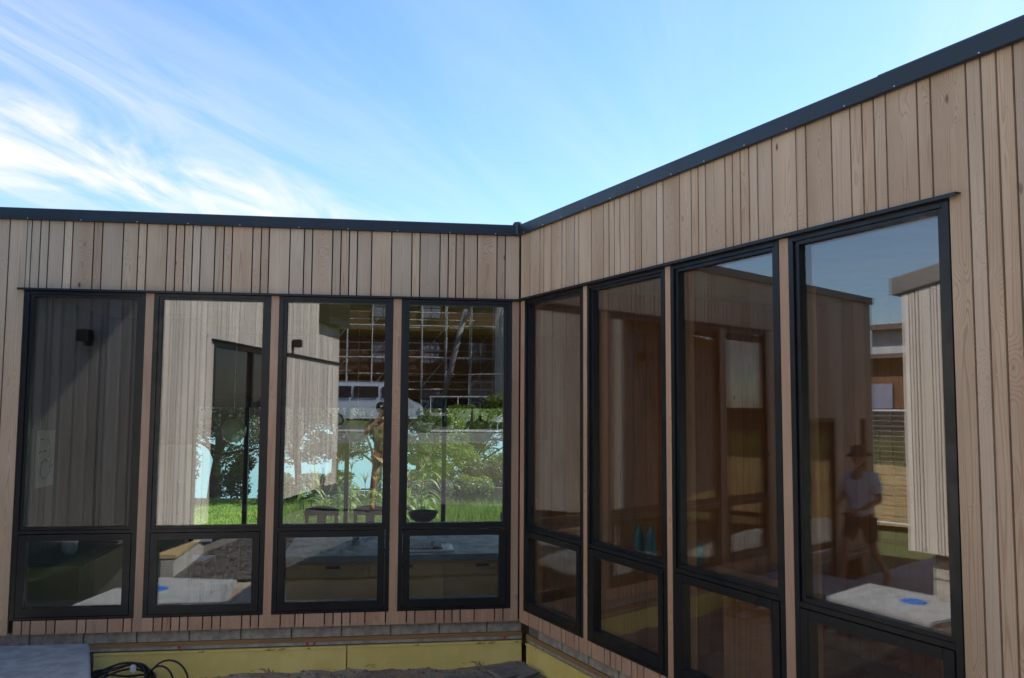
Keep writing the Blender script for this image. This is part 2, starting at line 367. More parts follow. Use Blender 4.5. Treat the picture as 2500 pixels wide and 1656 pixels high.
def path_tube(b, pts, rad, n=6, closed=False):
    pts = [Vector(p) for p in pts]; m = len(pts); rings = []
    for i, p in enumerate(pts):
        t = (pts[(i+1) % m] - pts[i-1]) if closed else (pts[min(i+1, m-1)] - pts[max(i-1, 0)])
        q = t.to_track_quat('Z', 'Y'); r = rad[i] if isinstance(rad, (list, tuple)) else rad
        rings.append([b.verts.new(p + q @ Vector((r*math.cos(2*math.pi*k/n), r*math.sin(2*math.pi*k/n), 0))) for k in range(n)])
    for i in range(m if closed else m-1):
        a, c = rings[i], rings[(i+1) % m]
        for k in range(n): b.faces.new((a[k], a[(k+1) % n], c[(k+1) % n], c[k]))
    if not closed: b.faces.new(rings[0][::-1]); b.faces.new(rings[-1])
def lathe(b, prof, n=24, cx=0, cy=0):
    rings = []
    for r, z in prof:
        rings.append([b.verts.new((cx + r*math.cos(2*math.pi*i/n), cy + r*math.sin(2*math.pi*i/n), z)) for i in range(n)])
    for a, c in zip(rings, rings[1:]):
        for i in range(n): b.faces.new((a[i], a[(i+1) % n], c[(i+1) % n], c[i]))
    b.faces.new(rings[0][::-1]); b.faces.new(rings[-1])
def done(b, name, mat, parent=None, mw=None, smooth=False, bevel=0.0):
    if bevel:
        bmesh.ops.bevel(b, geom=list(b.edges), offset=bevel, segments=2, affect='EDGES', clamp_overlap=True)
    me = bpy.data.meshes.new(name); bmesh.ops.recalc_face_normals(b, faces=b.faces); b.to_mesh(me); b.free()
    if smooth: me.polygons.foreach_set('use_smooth', [True]*len(me.polygons))
    return newobj(name, me, mat, parent, mw)
def boxes(name, lst, mat, parent=None, mw=None, bevel=0.0):
    b = bmesh.new()
    for t in lst: boxgeo(b, *t)
    return done(b, name, mat, parent, mw, bevel=bevel)
class Frame:                       # a wall: u along it, i inwards from its face, z up
    def __init__(s, org, ang): s.o = Vector((*org, 0)); s.a = ang; s.mw = Matrix.Translation(s.o) @ Matrix.Rotation(ang, 4, 'Z')
    def box(s, name, u0, u1, i0, i1, z0, z1, mat, parent=None, bevel=0.0):
        c = Vector(((u0+u1)/2, (i0+i1)/2, (z0+z1)/2)); h = ((u1-u0)/2, (i1-i0)/2, (z1-z0)/2)
        return boxes(name, [(-h[0], h[0], -h[1], h[1], -h[2], h[2])], mat, parent, s.mw @ Matrix.Translation(c), bevel)
    def multi(s, name, lst, mat, parent=None, bevel=0.0): return boxes(name, lst, mat, parent, s.mw, bevel)
    def w(s, u, i, z): return s.mw @ Vector((u, i, z))

DA, CX, BANG = 7.4118, 1.1147, R(17.935)
FA = Frame((0, DA), 0.0)
FB = Frame((CX, DA), -(math.pi/2 - BANG))
C0 = Vector((-0.89, -1.45)); C1 = Vector((-2.44, 5.66)); CL = (C1-C0).length
FC = Frame(C0, math.atan2(C1.y-C0.y, C1.x-C0.x))        # face looks towards +x, u runs away to the far end
ZFT, ZFB, ZDT, ZHD, ZSB, ZCB = 3.879, 3.783, 3.233, 3.215, 0.632, 0.524

def clad_boards(fr, parent, bounds, z0, z1, mat, gap=0.010, thick=0.02, name='cladding_board'):
    for a, b in zip(bounds, bounds[1:]):
        zz1 = z1((a+b)/2) if callable(z1) else z1
        j = random.uniform(-0.0012, 0.0012)
        o = fr.box(name, a+gap/2, b-gap/2, 0.0+j, thick+j, z0, zz1, mat, parent)

def make_window(fr, u0, u1, parent, ztop=ZHD, zbot=ZSB, ztr=1.29, lower=True):
    H = [] ; fo, ib = 0.036, 0.03
    i0, i1 = -0.002, 0.075
    H += [(u0, u0+fo, i0, i1, zbot, ztop), (u1-fo, u1, i0, i1, zbot, ztop), (u0+fo, u1-fo, i0, i1, ztop-0.026, ztop), (u0+fo, u1-fo, i0, i1, zbot, zbot+0.02)]
    if lower: H.append((u0+fo, u1-fo, i0, i1, ztr+0.004, ztr+0.030))
    zb = ztr+0.030 if lower else zbot+0.02
    a, b, c, d = u0+fo, u1-fo, zb, ztop-0.026           # glazing bead of the fixed light
    H += [(a, a+ib, i0+0.013, i1-0.01, c, d), (b-ib, b, i0+0.013, i1-0.01, c, d), (a+ib, b-ib, i0+0.013, i1-0.01, d-0.021, d), (a+ib, b-ib, i0+0.013, i1-0.01, c, c+0.024)]
    w = fr.multi('window', H, 'frame', parent, bevel=0.0015)
    gi = 0.034
    fr.box('pane', a+ib-0.004, b-ib+0.004, gi, gi+0.022, c+0.020, d-0.017, 'glass', w)
    if lower:
        s0, s1, t0, t1 = u0+fo+0.004, u1-fo-0.004, zbot+0.024, ztr-0.001
        sw = 0.056
        fr.multi('sash', [(s0, s0+sw, -0.006, 0.06, t0, t1), (s1-sw, s1, -0.006, 0.06, t0, t1), (s0+sw, s1-sw, -0.006, 0.06, t1-0.05, t1), (s0+sw, s1-sw, -0.006, 0.06, t0, t0+0.068)], 'frame', w, bevel=0.002)
        fr.box('pane', s0+sw-0.004, s1-sw+0.004, gi-0.008, gi+0.014, t0+0.064, t1-0.046, 'glass', w)
    rv = 0.16
    fr.multi('reveal', [(u0+0.01, u0+0.03, i1+0.002, rv, zbot, ztop-0.005), (u1-0.03, u1-0.01, i1+0.002, rv, zbot, ztop-0.005), (u0+0.03, u1-0.03, i1+0.002, rv, ztop-0.03, ztop-0.008), (u0+0.03, u1-0.03, i1+0.002, rv, zbot-0.01, zbot+0.012)], 'reveal', w)
    return w

# ------------------------------------------------------------------ ground and setting
def grid_sheet(name, xs, ys, hf, mat, parent=None, keep=None):
    nx, ny = len(xs), len(ys)
    X, Y = np.meshgrid(xs, ys); Z = hf(X, Y)
    v = np.stack([X, Y, Z], -1).reshape(-1, 3)
    idx = np.arange(nx*ny).reshape(ny, nx)
    f = np.stack([idx[:-1, :-1], idx[:-1, 1:], idx[1:, 1:], idx[1:, :-1]], -1).reshape(-1, 4)
    if keep is not None: f = f[keep(v)[f].all(1)]
    me = bpy.data.meshes.new(name); me.from_pydata(v.tolist(), [], f.tolist())
    me.polygons.foreach_set('use_smooth', [True]*len(me.polygons))
    return newobj(name, me, mat, parent)
def outside_b(v):                  # keeps ground in front of the face of wall B
    return (v[:, 0]-CX)*math.cos(BANG) + (v[:, 1]-DA)*math.sin(BANG) < 0.075
def sstep(x, a, b):
    t = np.clip((x-a)/(b-a), 0, 1); return t*t*(3-2*t)
def wob(X, Y, s=1.0, seed=0):
    return (np.sin(X*1.7*s+seed)*np.cos(Y*1.3*s+seed*2) + 0.5*np.sin(X*3.9*s+1.3+seed)*np.sin(Y*4.3*s+seed) + 0.25*np.sin(X*9.1*s+Y*7.7*s+seed*3))
def gz(X, Y):
    z = -0.30 + 0*X
    z = z - 8.9*sstep(Y, 26, 64) - 0.2*sstep(Y, 14, 26) + 0.08
    back = sstep(-Y, 4.5, 9.0); z = z + back*1.55 + 0.12*sstep(-Y, 9, 26)
    left = sstep(-X, 11.2, 11.6)*(1-sstep(Y, 20, 30)); z = z + left*(1-back)*1.45
    z = z + (0.05*wob(X, Y, 0.3))*sstep(np.abs(X)+np.abs(Y), 14, 30)
    return z
xs = np.unique(np.concatenate([np.linspace(-900, -40, 14), np.arange(-40, 30, 1.0), np.arange(-13, -10, 0.1), np.linspace(30, 900, 14)]))
ys = np.unique(np.concatenate([np.linspace(-900, -60, 12), np.arange(-60, 70, 1.0), np.linspace(70, 900, 12)]))
structure(grid_sheet('ground', xs, ys, gz, 'earth'))
structure(grid_sheet('lawn', np.arange(-13, 13.1, 0.8), np.arange(13.6, 26.5, 0.6), lambda X, Y: gz(X, Y)*1.0+0.06 + 0.015*wob(X, Y, 1.0), 'lawn'))
structure(grid_sheet('lake', np.linspace(-700, 700, 8), np.linspace(52, 640, 8), lambda X, Y: -8.2+0*X, 'water'))
hx = np.linspace(-800, 800, 60); hy = np.linspace(600, 860, 14)
structure(grid_sheet('hills', hx, hy, lambda X, Y: -9.5 + (26+9*np.sin(X*0.013+1)+6*np.sin(X*0.031))*sstep(Y, 600, 760), 'leafB'))
def soilz(X, Y):
    return 0.15 + 0.27*(1-sstep(Y, 5.0, 5.8)) + 0.012*wob(X, Y, 1.6) + 0.010*wob(X, Y, 5.0, 2.0) + 0.006*wob(X, Y, 13.0, 4.0) + 0.02*sstep(X, 0.2, 1.1)
structure(grid_sheet('courtyard_soil', np.arange(-2.6, 3.4, 0.035), np.arange(4.75, 7.49, 0.03), soilz, 'soil', keep=outside_b))
def gravz(X, Y): return 0.455 + 0.09*(1-sstep(Y, 0.2, 2.5)) + 0.006*wob(X, Y, 3.0)
structure(grid_sheet('gravel_court', np.arange(-2.32, 4.6, 0.1), np.arange(-6.5, 5.06, 0.1), gravz, 'gravel', keep=outside_b))
structure(grid_sheet('side_path', np.arange(-11.1, -2.5, 0.2), np.arange(4.0, 7.5, 0.2), lambda X, Y: 0.07+0.004*wob(X, Y, 2.0), 'concwall'))
# gravel stones in front of the low wall, too many to count
def scatter_stones():
    n = 5200
    px = rng.uniform(-2.22, -0.2, n); py = rng.uniform(1.2, 5.02, n)
    pz = gravz(px, py); r = rng.uniform(0.008, 0.021, n)
    base = np.array([(1,0,0),(-1,0,0),(0,1,0),(0,-1,0),(0,0,.6),(0,0,-.6)], float)
    fc = np.array([(0,2,4),(2,1,4),(1,3,4),(3,0,4),(2,0,5),(1,2,5),(3,1,5),(0,3,5)])
    ang = rng.uniform(0, 6.28, n); ca, sa = np.cos(ang), np.sin(ang)
    V = np.empty((n, 6, 3)); sc = rng.uniform(0.6, 1.3, (n, 3))
    bx = base[None]*sc[:, None, :]*r[:, None, None]
    V[:, :, 0] = bx[:, :, 0]*ca[:, None]-bx[:, :, 1]*sa[:, None]+px[:, None]
    V[:, :, 1] = bx[:, :, 0]*sa[:, None]+bx[:, :, 1]*ca[:, None]+py[:, None]
    V[:, :, 2] = bx[:, :, 2]+pz[:, None]+0.004
    F = (fc[None]+6*np.arange(n)[:, None, None]).reshape(-1, 3)
    me = bpy.data.meshes.new('loose_gravel'); me.from_pydata(V.reshape(-1, 3).tolist(), [], F.tolist())
    o = newobj('loose_gravel', me, 'gravel'); tag(o, 'loose dark grey gravel on the court beside the slab', 'gravel', kind='stuff')
scatter_stones()

# ------------------------------------------------------------------ the house
A_B = [-3.013, -2.848, -2.781, -2.718, -2.602, -2.537, -2.376, -2.309, -2.149, -2.031, -1.966, -1.805, -1.738, -1.672, -1.606, -1.542, -1.428, -1.358, -1.292, -1.128, -1.059, -0.995, -0.826, -0.71, -0.642, -0.476, -0.407, -0.338, -0.271, -0.152, 0.015, 0.186, 0.255, 0.425, 0.496, 0.562, 0.63, 0.746, 0.916, 0.988, 1.128]
B_B = [0.0, 0.195, 0.374, 0.441, 0.565, 0.743, 0.808, 0.938, 1.006, 1.188, 1.361, 1.434, 1.503, 1.576, 1.695, 1.764, 1.84, 2.017, 2.09, 2.265, 2.385, 2.454, 2.524, 2.705, 2.771, 2.839, 2.912, 2.982, 3.097, 3.278, 3.348, 3.522, 3.644, 3.718, 3.788, 3.858, 4.03, 4.101]
A_END, B_END = -5.7, 8.0
def rand_bounds(a, b, seed):
    r = random.Random(seed); x = [a]
    while x[-1] < b-0.05: x.append(x[-1] + r.choice((0.067, 0.067, 0.117, 0.167)))
    x[-1] = b; return x
house = thing('timber_house', 'L-shaped single-storey house clad in pale vertical timber boards with black tall windows', 'house', (CX, DA, 0.0))
WA = [(-2.875, -1.957), (-1.889, -0.965), (-0.898, 0.038), (0.109, 1.049)]
WB = [(0.100, 1.069), (1.128, 2.103), (2.162, 3.137), (3.207, 4.174)]
# wall A
wallA = FA.multi('wall', [(A_END+0.03, CX+0.05, 0.03, 0.13, ZHD+0.004, 3.78), (A_END+0.03, CX+0.05, 0.03, 0.13, 0.535, ZSB-0.012), (A_END+0.03, -5.44, 0.03, 0.13, ZSB-0.012, ZHD), (-5.28, -4.56, 0.03, 0.13, ZSB-0.012, ZHD), (-5.44, -5.28, 0.03, 0.13, 2.2, ZHD), (-4.56, -3.62, 0.03, 0.13, 2.2, ZHD), (-3.62, -2.885, 0.03, 0.13, ZSB-0.012, ZHD),
        (-1.952, -1.894, 0.03, 0.13, ZSB-0.012, ZHD), (-0.960, -0.903, 0.03, 0.13, ZSB-0.012, ZHD), (0.043, 0.104, 0.03, 0.13, ZSB-0.012, ZHD), (1.054, CX+0.05, 0.03, 0.13, ZSB-0.012, ZHD)], 'backing', house)
ab = A_B[1:-1] + [CX - 0.001]
clad_boards(FA, wallA, ab, ZDT+0.004, ZFB+0.03, 'clad')
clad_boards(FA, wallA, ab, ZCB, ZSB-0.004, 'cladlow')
full = rand_bounds(A_END, -3.62, 3) ; full = [u for u in full if u < -3.7] + [-3.62, -3.45, -3.38, -3.265, -3.195, -3.013, -2.88]
for a, b in zip(full, full[1:]):
    m = (a+b)/2; segs = [(ZCB, ZFB+0.03)]
    if -5.44 < m < -5.28: segs = [(ZCB, 0.9), (2.2, ZFB+0.03)]
    elif -4.56 < m < -3.62: segs = [(2.2, ZFB+0.03)]
    for z0, z1 in segs: clad_boards(FA, wallA, [a, b], z0, z1, 'clad')
FA.box('cladding_board', -2.878, -2.852, 0.0, 0.02, ZDT+0.004, ZFB+0.03, 'clad', wallA)
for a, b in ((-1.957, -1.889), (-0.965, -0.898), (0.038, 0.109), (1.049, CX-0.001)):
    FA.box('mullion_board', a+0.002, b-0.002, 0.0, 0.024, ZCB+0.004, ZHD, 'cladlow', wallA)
for u0, u1 in WA: make_window(FA, u0, u1, house)
d = make_window(FA, -4.56, -3.62, house, 2.2, 0.1, lower=False); d['label'] = 'black framed glazed door'
make_window(FA, -5.44, -5.28, house, 2.2, 0.9, lower=False)
# wall B
wallB = FB.multi('wall', [(0.02, B_END, 0.03, 0.13, ZHD+0.004, 3.78), (0.02, B_END, 0.03, 0.13, 0.535, ZSB-0.012), (4.179, B_END, 0.03, 0.13, ZSB-0.012, ZHD), (0.02, 0.096, 0.03, 0.13, ZSB-0.012, ZHD),
        (1.073, 1.124, 0.03, 0.13, ZSB-0.012, ZHD), (2.107, 2.158, 0.03, 0.13, ZSB-0.012, ZHD), (3.141, 3.203, 0.03, 0.13, ZSB-0.012, ZHD)], 'backing', house)
bb = [0.022] + B_B[1:]
clad_boards(FB, wallB, bb, ZDT+0.004, ZFB+0.03, 'clad')
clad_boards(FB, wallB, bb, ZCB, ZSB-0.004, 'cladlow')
FB.box('cladding_board', 4.106, 4.271, 0.0, 0.02, ZDT+0.004, ZFB+0.03, 'clad', wallB)
FB.box('cladding_board', 4.105, 4.272, 0.0, 0.02, ZCB, ZSB-0.004, 'cladlow', wallB)
FB.box('cladding_board', 4.179, 4.271, 0.0, 0.02, ZSB-0.003, ZDT+0.0035, 'clad', wallB)
clad_boards(FB, wallB, [4.276, 4.346, 4.416, 4.489, 4.606, 4.676, 4.846] + rand_bounds(4.846, B_END, 9)[1:], ZCB, ZFB+0.03, 'clad')
for a, b in ((0.022, 0.100), (1.069, 1.128), (2.103, 2.162), (3.137, 3.207)):
    FB.box('mullion_board', a+0.002, b-0.002, 0.0, 0.024, ZCB+0.004, ZHD, 'cladlow', wallB)
for u0, u1 in WB: make_window(FB, u0, u1, house)
# head flashings, fascia, corner cap
FA.multi('head_flashing', [(-2.925, CX-0.012, -0.032, 0.015, ZDT-0.004, ZDT), (-2.925, CX-0.012, -0.036, -0.0325, ZHD+0.001, ZDT)], 'frame', house)
FB.multi('head_flashing', [(0.012, 4.235, -0.032, -0.001, ZDT-0.004, ZDT), (0.012, 4.235, -0.036, -0.0325, ZHD+0.001, ZDT)], 'frame', house)
def fascia(fr, u0, u1, off=0.0, ext=0.0):
    b = bmesh.new()
    prof = [(-0.020-off, ZFB-0.001), (-0.034-off, ZFB+0.004), (-0.034-off, ZFB+0.014), (-0.028-off, ZFB+0.017), (-0.028-off, ZFT-0.006), (-0.022-off, ZFT+off), (0.20, ZFT+0.012+off), (0.20, ZFT-0.03), (-0.012, ZFT-0.03), (-0.012, ZFB)]
    ra = [b.verts.new((u0, i, z)) for i, z in prof]; rb = [b.verts.new((u1, i, z)) for i, z in prof]; n = len(prof)
    for k in range(n): b.faces.new((ra[k], ra[(k+1) % n], rb[(k+1) % n], rb[k]))
    b.faces.new(ra[::-1]); b.faces.new(rb)
    o = done(b, 'fascia', 'fascia', house, fr.mw); return o
fa = fascia(FA, A_END-0.03, CX-0.018); fb1 = fascia(FB, 0.018, 3.92); fb2 = fascia(FB, 3.84, B_END, 0.003)
screw = bmesh.new(); bmesh.ops.create_icosphere(screw, subdivisions=1, radius=0.005); sme = bpy.data.meshes.new('screw'); screw.to_mesh(sme); screw.free(); sme.materials.append(MT['steel'])
for fr, par, us in ((FA, fa, np.arange(-5.4, 1.0, 0.42)), (FB, fb1, np.arange(0.12, 3.8, 0.35)), (FB, fb2, np.arange(3.95, 7.9, 0.42))):
    for u in us:
        newobj('screw', sme, None, par, Matrix.Translation(fr.w(u+random.uniform(-.03, .03), -0.036, ZFB+0.010)))
b = bmesh.new(); boxgeo(b, -0.05, 0.022, -0.042, 0.03, 0.0, 0.125); done(b, 'corner_cap', 'fascia', house, Matrix.Translation((CX-0.004, DA-0.004, ZFB+0.0)) @ Matrix.Rotation(R(-36), 4, 'Z'), bevel=0.012)
# nails along the boards close to the camera
def nails():
    b = bmesh.new()
    for fr, us, zs in ((FB, [4.22, 4.25, 4.31, 4.38, 4.45, 4.53, 4.56, 4.64, 4.7, 4.8], [3.55, 2.85, 2.45, 1.9, 1.35, 0.85]), (FB, [(p+q)/2 for p, q in zip(B_B, B_B[1:])], [3.32, 3.7]), (FA, [(p+q)/2 for p, q in zip(A_B, A_B[1:])], [0.575, 3.33])):
        for u in us:
            for z in zs:
                c = fr.w(u+random.uniform(-.012, .012), -0.0015, z+random.uniform(-.012, .012))
                bmesh.ops.create_icosphere(b, subdivisions=1, radius=0.0036, matrix=Matrix.Translation(c))
    o = done(b, 'nail_heads', 'steel', house); o['kind'] = 'stuff'
nails()
# concrete block course, batten, flashing strip and yellow insulation
def base_course(fr, u0, u1, first, foam_cuts, red):
    bl = fr.box('block_course', u0, u1, 0.075, 0.20, 0.30, 0.62, 'mortar', house)
    u = first
    while u < u1:
        a, b2 = max(u, u0), min(u+0.39, u1)
        if b2-a > 0.03: fr.box('concrete_block', a, b2, 0.06, 0.16, 0.425, 0.612, 'block', bl, bevel=0.004)
        u += 0.40
    fr.box('batten', u0, u1, 0.046, 0.0745, 0.390, 0.424, 'batten', house)
    st = fr.box('flashing_strip', u0, u1, 0.050, 0.0745, 0.366, 0.3895, 'strip', house)
    for r in red: fr.box('red_clip', r, r+0.018, 0.040, 0.0495, 0.372, 0.392, 'redclip', st)
    for a, b2 in zip(foam_cuts, foam_cuts[1:]):
        fb = fr.box('insulation_board', a+0.004, b2-0.004, 0.052, 0.11, -0.1, 0.352, 'foam', house, bevel=0.003)
        fr.box('edge_lip', a+0.004, b2-0.004, 0.045, 0.051, 0.334, 0.350, 'foam', fb)
base_course(FA, A_END, CX+0.04, -2.734-3.2, [-2.262, -0.293, CX+0.045], [-1.62, -0.62, -0.565, 1.0])
base_course(FB, 0.06, B_END, 0.06+0.19, [0.047, 2.45, 4.9, B_END], [1.3, 2.7])
# roof sheet (one polygon, hidden below the fascia) and ends
cB = FB.w(B_END, 0, 0); cB2 = FB.w(B_END, 4.6, 0)
def poly_slab(name, pts, z0, z1, mat, parent=None):
    b = bmesh.new(); lo = [b.verts.new((p[0], p[1], z0)) for p in pts]; hi = [b.verts.new((p[0], p[1], z1)) for p in pts]; n = len(pts)
    b.faces.new(lo[::-1]); b.faces.new(hi)
    for i in range(n): b.faces.new((lo[i], lo[(i+1) % n], hi[(i+1) % n], hi[i]))
    return done(b, name, mat, parent)
e = FB.w(0, 0.12, 0); e2 = FB.w(B_END, 0.12, 0)
poly_slab('roof', [(A_END+0.02, DA+0.14), (CX+0.06, DA+0.14), (e2.x, e2.y), (cB2.x, cB2.y), (6.2, 13.6), (A_END+0.02, 13.6)], 3.62, 3.84, 'fascia', house)
boxes('end_wall', [(A_END+0.002, A_END+0.12, DA+0.14, 13.5, 0.0, 3.62)], 'clad', house)
FB.box('end_wall', B_END-0.12, B_END-0.002, 0.14, 4.5, 0.0, 3.62, 'clad', house)

# ------------------------------------------------------------------ interior shell
structure(poly_slab('interior_floor', [(A_END+0.14, DA+0.16), (CX+0.1, DA+0.16), (2.45, 9.0), (2.45, 13.42), (A_END+0.14, 13.42)], -0.05, 0.0, 'floor'))
structure(poly_slab('ceiling', [(A_END+0.14, DA+0.135), (CX+0.1, DA+0.135), (2.45, 9.0), (2.45, 13.42), (A_END+0.14, 13.42)], 3.36, 3.40, 'ply'))
def wall_seg(name, p, q, t, z0, z1, mat):
    p, q = Vector(p), Vector(q); L_ = (q-p).length
    fr = Frame(p, math.atan2(q.y-p.y, q.x-p.x)); return fr, structure(fr.box(name, 0, L_, 0, t, z0, z1, mat))
wall_seg('interior_wall_right', (2.47, 9.0), (2.47, 13.4), 0.08, 0, 3.36, 'ply')
wall_seg('interior_wall_corner', (CX+0.14, DA+0.17), (2.46, 8.98), -0.08, 0, 3.36, 'ply')
# dark lined pantry wall on the left, boards one by one
fr, w = wall_seg('interior_wall_left', (-3.3, 13.3), (-3.3, DA+0.2), -0.1, 0, 3.36, 'backing')
u = 0.0
while u < 5.6:
    wd = random.choice((0.14, 0.19)); fr.box('lining_board', u+0.003, min(u+wd, 5.6)-0.003, 0.004, 0.022, 0.0, 3.355, 'charcoal', w); u += wd
fr2, w2 = wall_seg('interior_wall_back', (-3.3, 11.0), (-2.28, 11.0), 0.1, 0, 3.36, 'backing')
u = 0.0
while u < 1.0:
    wd = random.choice((0.12, 0.16)); fr2.box('lining_board', u+0.003, min(u+wd, 1.02)-0.003, -0.02, -0.004, 0.0, 3.355, 'charcoal', w2); u += wd
# garden side: header, sliding doors
gd = thing('garden_sliding_doors', 'black framed sliding glass doors facing the garden across the room', 'glass door', (-0.5, 13.34, 0))
structure(boxes('interior_wall_garden', [(-3.4, 2.5, 13.30, 13.42, 2.44, 3.36), (A_END+.1, -3.52, 13.30, 13.42, 0, 3.36)], 'ply'))
boxes('header', [(-3.5, 2.46, 13.27, 13.43, 2.29, 2.438)], 'frame', gd)
boxes('track', [(-3.5, 2.46, 13.28, 13.43, 0.002, 0.04)], 'frame', gd)
bars = [-3.46, -2.035, -0.581, 0.86, 2.42]
for x in bars: boxes('stile', [(x-0.032, x+0.032, 13.30, 13.40, 0.041, 2.289)], 'frame', gd)
for a, c in zip(bars, bars[1:]): boxes('pane', [(a+0.033, c-0.033, 13.343, 13.357, 0.041, 2.289)], 'gardenglass', gd)
# wing behind wall B
structure(FB.box('wing_floor', -0.1, B_END-0.14, 0.16, 4.5, -0.05, 0.0, 'floor'))
structure(FB.box('wing_ceiling', -0.16, B_END-0.14, 0.135, 4.5, 3.36, 3.40, 'ceiling'))
wk = structure(FB.multi('wing_wall_back', [(-0.1, 2.3, 3.30, 3.40, 0, 3.36), (7.3, B_END-0.14, 3.30, 3.40, 0, 3.36), (2.3, 7.3, 3.30, 3.40, 2.45, 3.36)], 'backing'))
u = -0.1
while u < 2.29:
    wd = 0.142; FB.box('lining_board', u+0.002, min(u+wd, 2.3)-0.002, 3.276, 3.296, 0.0, 3.355, 'knotty', wk); u += wd
FB.box('lining_board', 2.3, 7.3, 3.28, 3.296, 2.45, 3.355, 'knotty', wk)
ws = structure(FB.box('wing_wall_side', -0.14, -0.06, 0.2, 3.3, 0, 3.36, 'backing'))
u = 0.2
while u < 3.26:
    FB.box('lining_board', -0.058, -0.04, u+0.002, min(u+0.142, 3.27)-0.002, 0.0, 3.355, 'knotty', ws); u += 0.142
wd_ = thing('added_sun_doors', 'unseen glazed doors added on the far side of the wing to let the sun in', 'glass door', FB.w(4.8, 3.35, 0))  # opening added out of view so sunlight brightens the wing interior
FB.multi('door_frame', [(2.3, 7.3, 3.31, 3.39, 2.39, 2.449), (2.3, 7.3, 3.31, 3.39, 0.001, 0.05)] + [(x, x+0.06, 3.31, 3.39, 0.051, 2.389) for x in (2.3, 3.54, 4.77, 6.0, 7.24)], 'frame', wd_)
for x in (2.36, 3.60, 4.83, 6.06): FB.box('pane', x, x+1.18, 3.345, 3.357, 0.05, 2.39, 'gardenglass', wd_)

# ------------------------------------------------------------------ slab, lid, low wall, deck
b = bmesh.new()
pts = [(-2.24, 7.30), (-3.06, 7.30), (-2.57, 4.86), (-1.535, 5.13)]
lo = [b.verts.new((x, y, -0.05)) for x, y in pts]; hi = [b.verts.new((x, y, 0.475)) for x, y in pts]
b.faces.new(lo[::-1]); b.faces.new(hi)
for i in range(4): b.faces.new((lo[i], lo[(i+1) % 4], hi[(i+1) % 4], hi[i]))
tag(done(b, 'concrete_slab', 'slab', bevel=0.012), 'pale raised concrete slab beside the yellow insulation below the leftmost window', 'slab')
b = bmesh.new(); lathe(b, [(0.001, 0.0), (0.118, 0.0), (0.118, 0.008), (0.105, 0.010), (0.100, 0.014), (0.03, 0.016), (0.001, 0.016)], 32)
tag(done(b, 'drain_lid', 'lid', None, Matrix.Translation((-2.26, 5.56, 0.4752))), 'round blue plastic lid on the sunlit concrete slab', 'lid')
lw = boxes('low_wall', [(-2.40, -2.26, 1.2, 4.84, 0.0, 0.64), (-2.80, -2.401, 4.60, 4.835, 0.0, 0.64)], 'concwall', bevel=0.006); tag(lw, 'low grey cast concrete wall between the gravel and the pale deck', 'low wall')
dk = thing('timber_deck', 'pale timber deck above the low concrete wall, seen mirrored in the glass', 'deck', (-2.5, 4, 0.64))
y = 4.84
while y > 2.5:
    x0 = -2.75
    if True: boxes('deck_board', [(x0, -2.235, y-0.088, y, 0.655, 0.70)], 'deck', dk, bevel=0.003)
    y -= 0.094

# ------------------------------------------------------------------ building C across the court (seen only as reflection)
hc = thing('monopitch_house', 'sunlit timber house across the court with a rising dark roof edge, mirrored in the glass', 'house', (C0.x, C0.y, 0))
def ctop(u): return 3.50 + 0.165*(CL-u)
def uC(y): return CL*(y-C0.y)/(C1.y-C0.y)
cw0, cw1 = uC(1.45), uC(3.99)          # its long dark window
ZCD = 3.10
wc = FC.multi('wall', [(0.03, cw0, 0.03, 0.2, 0.95, ZCD-0.01), (cw1, CL-0.03, 0.03, 0.2, 0.95, ZCD-0.01), (0.03, CL-0.03, 0.03, 0.2, ZCD-0.01, 3.46)], 'backing', hc)
bl = rand_bounds(0.0, CL, 21)
clad_boards(FC, wc, [u for u in bl if u < cw1] + [cw1], ZCD+0.012, ctop, 'cladC', gap=0.014)
clad_boards(FC, wc, [u for u in bl if u < cw0] + [cw0], 0.93, ZCD-0.014, 'cladC', gap=0.014)
clad_boards(FC, wc, [cw1] + [u for u in bl if u > cw1+0.02], 0.93, ctop, 'cladC', gap=0.014)
FC.box('head_flashing', -0.02, cw1+0.08, -0.04, 0.02, ZCD-0.010, ZCD+0.010, 'frame', hc)
cwn = FC.multi('window', [(cw0, cw1, 0.0, 0.08, ZCD-0.07, ZCD-0.012), (cw0, cw1, 0.0, 0.08, 0.93, 1.0), (cw0, cw0+0.06, 0.0, 0.08, 1.0, ZCD-0.07), (cw1-0.06, cw1, 0.0, 0.08, 1.0, ZCD-0.07), ((cw0+cw1)/2-.03, (cw0+cw1)/2+.03, 0.0, 0.08, 1.0, ZCD-0.07)], 'frame', hc)
FC.box('pane', cw0+0.06, cw1-0.06, 0.04, 0.05, 1.0, ZCD-0.07, 'darkpane', cwn)
b = bmesh.new()
prof = [(0.0, ctop(0.0)-0.02), (CL+0.11, ctop(CL+0.11)-0.02), (CL+0.11, ctop(CL+0.11)+0.15), (0.0, ctop(0.0)+0.15)]
for i in (-0.03, 0.3):
    vsx = [b.verts.new((u, i, z)) for u, z in prof]; b.faces.new(vsx)
b.verts.ensure_lookup_table()
for k in range(4): b.faces.new((b.verts[k], b.verts[(k+1) % 4], b.verts[4+(k+1) % 4], b.verts[4+k]))
done(b, 'fascia', 'sheenfascia', hc, FC.mw)
b = bmesh.new()
for i in (0.02, 5.5):
    for u, z in ((-0.1, ctop(-0.1)), (CL+0.1, ctop(CL+0.1)), (CL+0.1, ctop(CL+0.1)+0.12), (-0.1, ctop(-0.1)+0.12)): b.verts.new((u, i if i < 1 else i, z))
b.verts.ensure_lookup_table(); b.faces.new(b.verts[0:4]); b.faces.new(b.verts[4:8])
for k in range(4): b.faces.new((b.verts[k], b.verts[(k+1) % 4], b.verts[4+(k+1) % 4], b.verts[4+k]))
done(b, 'roof', 'fascia', hc, FC.mw)
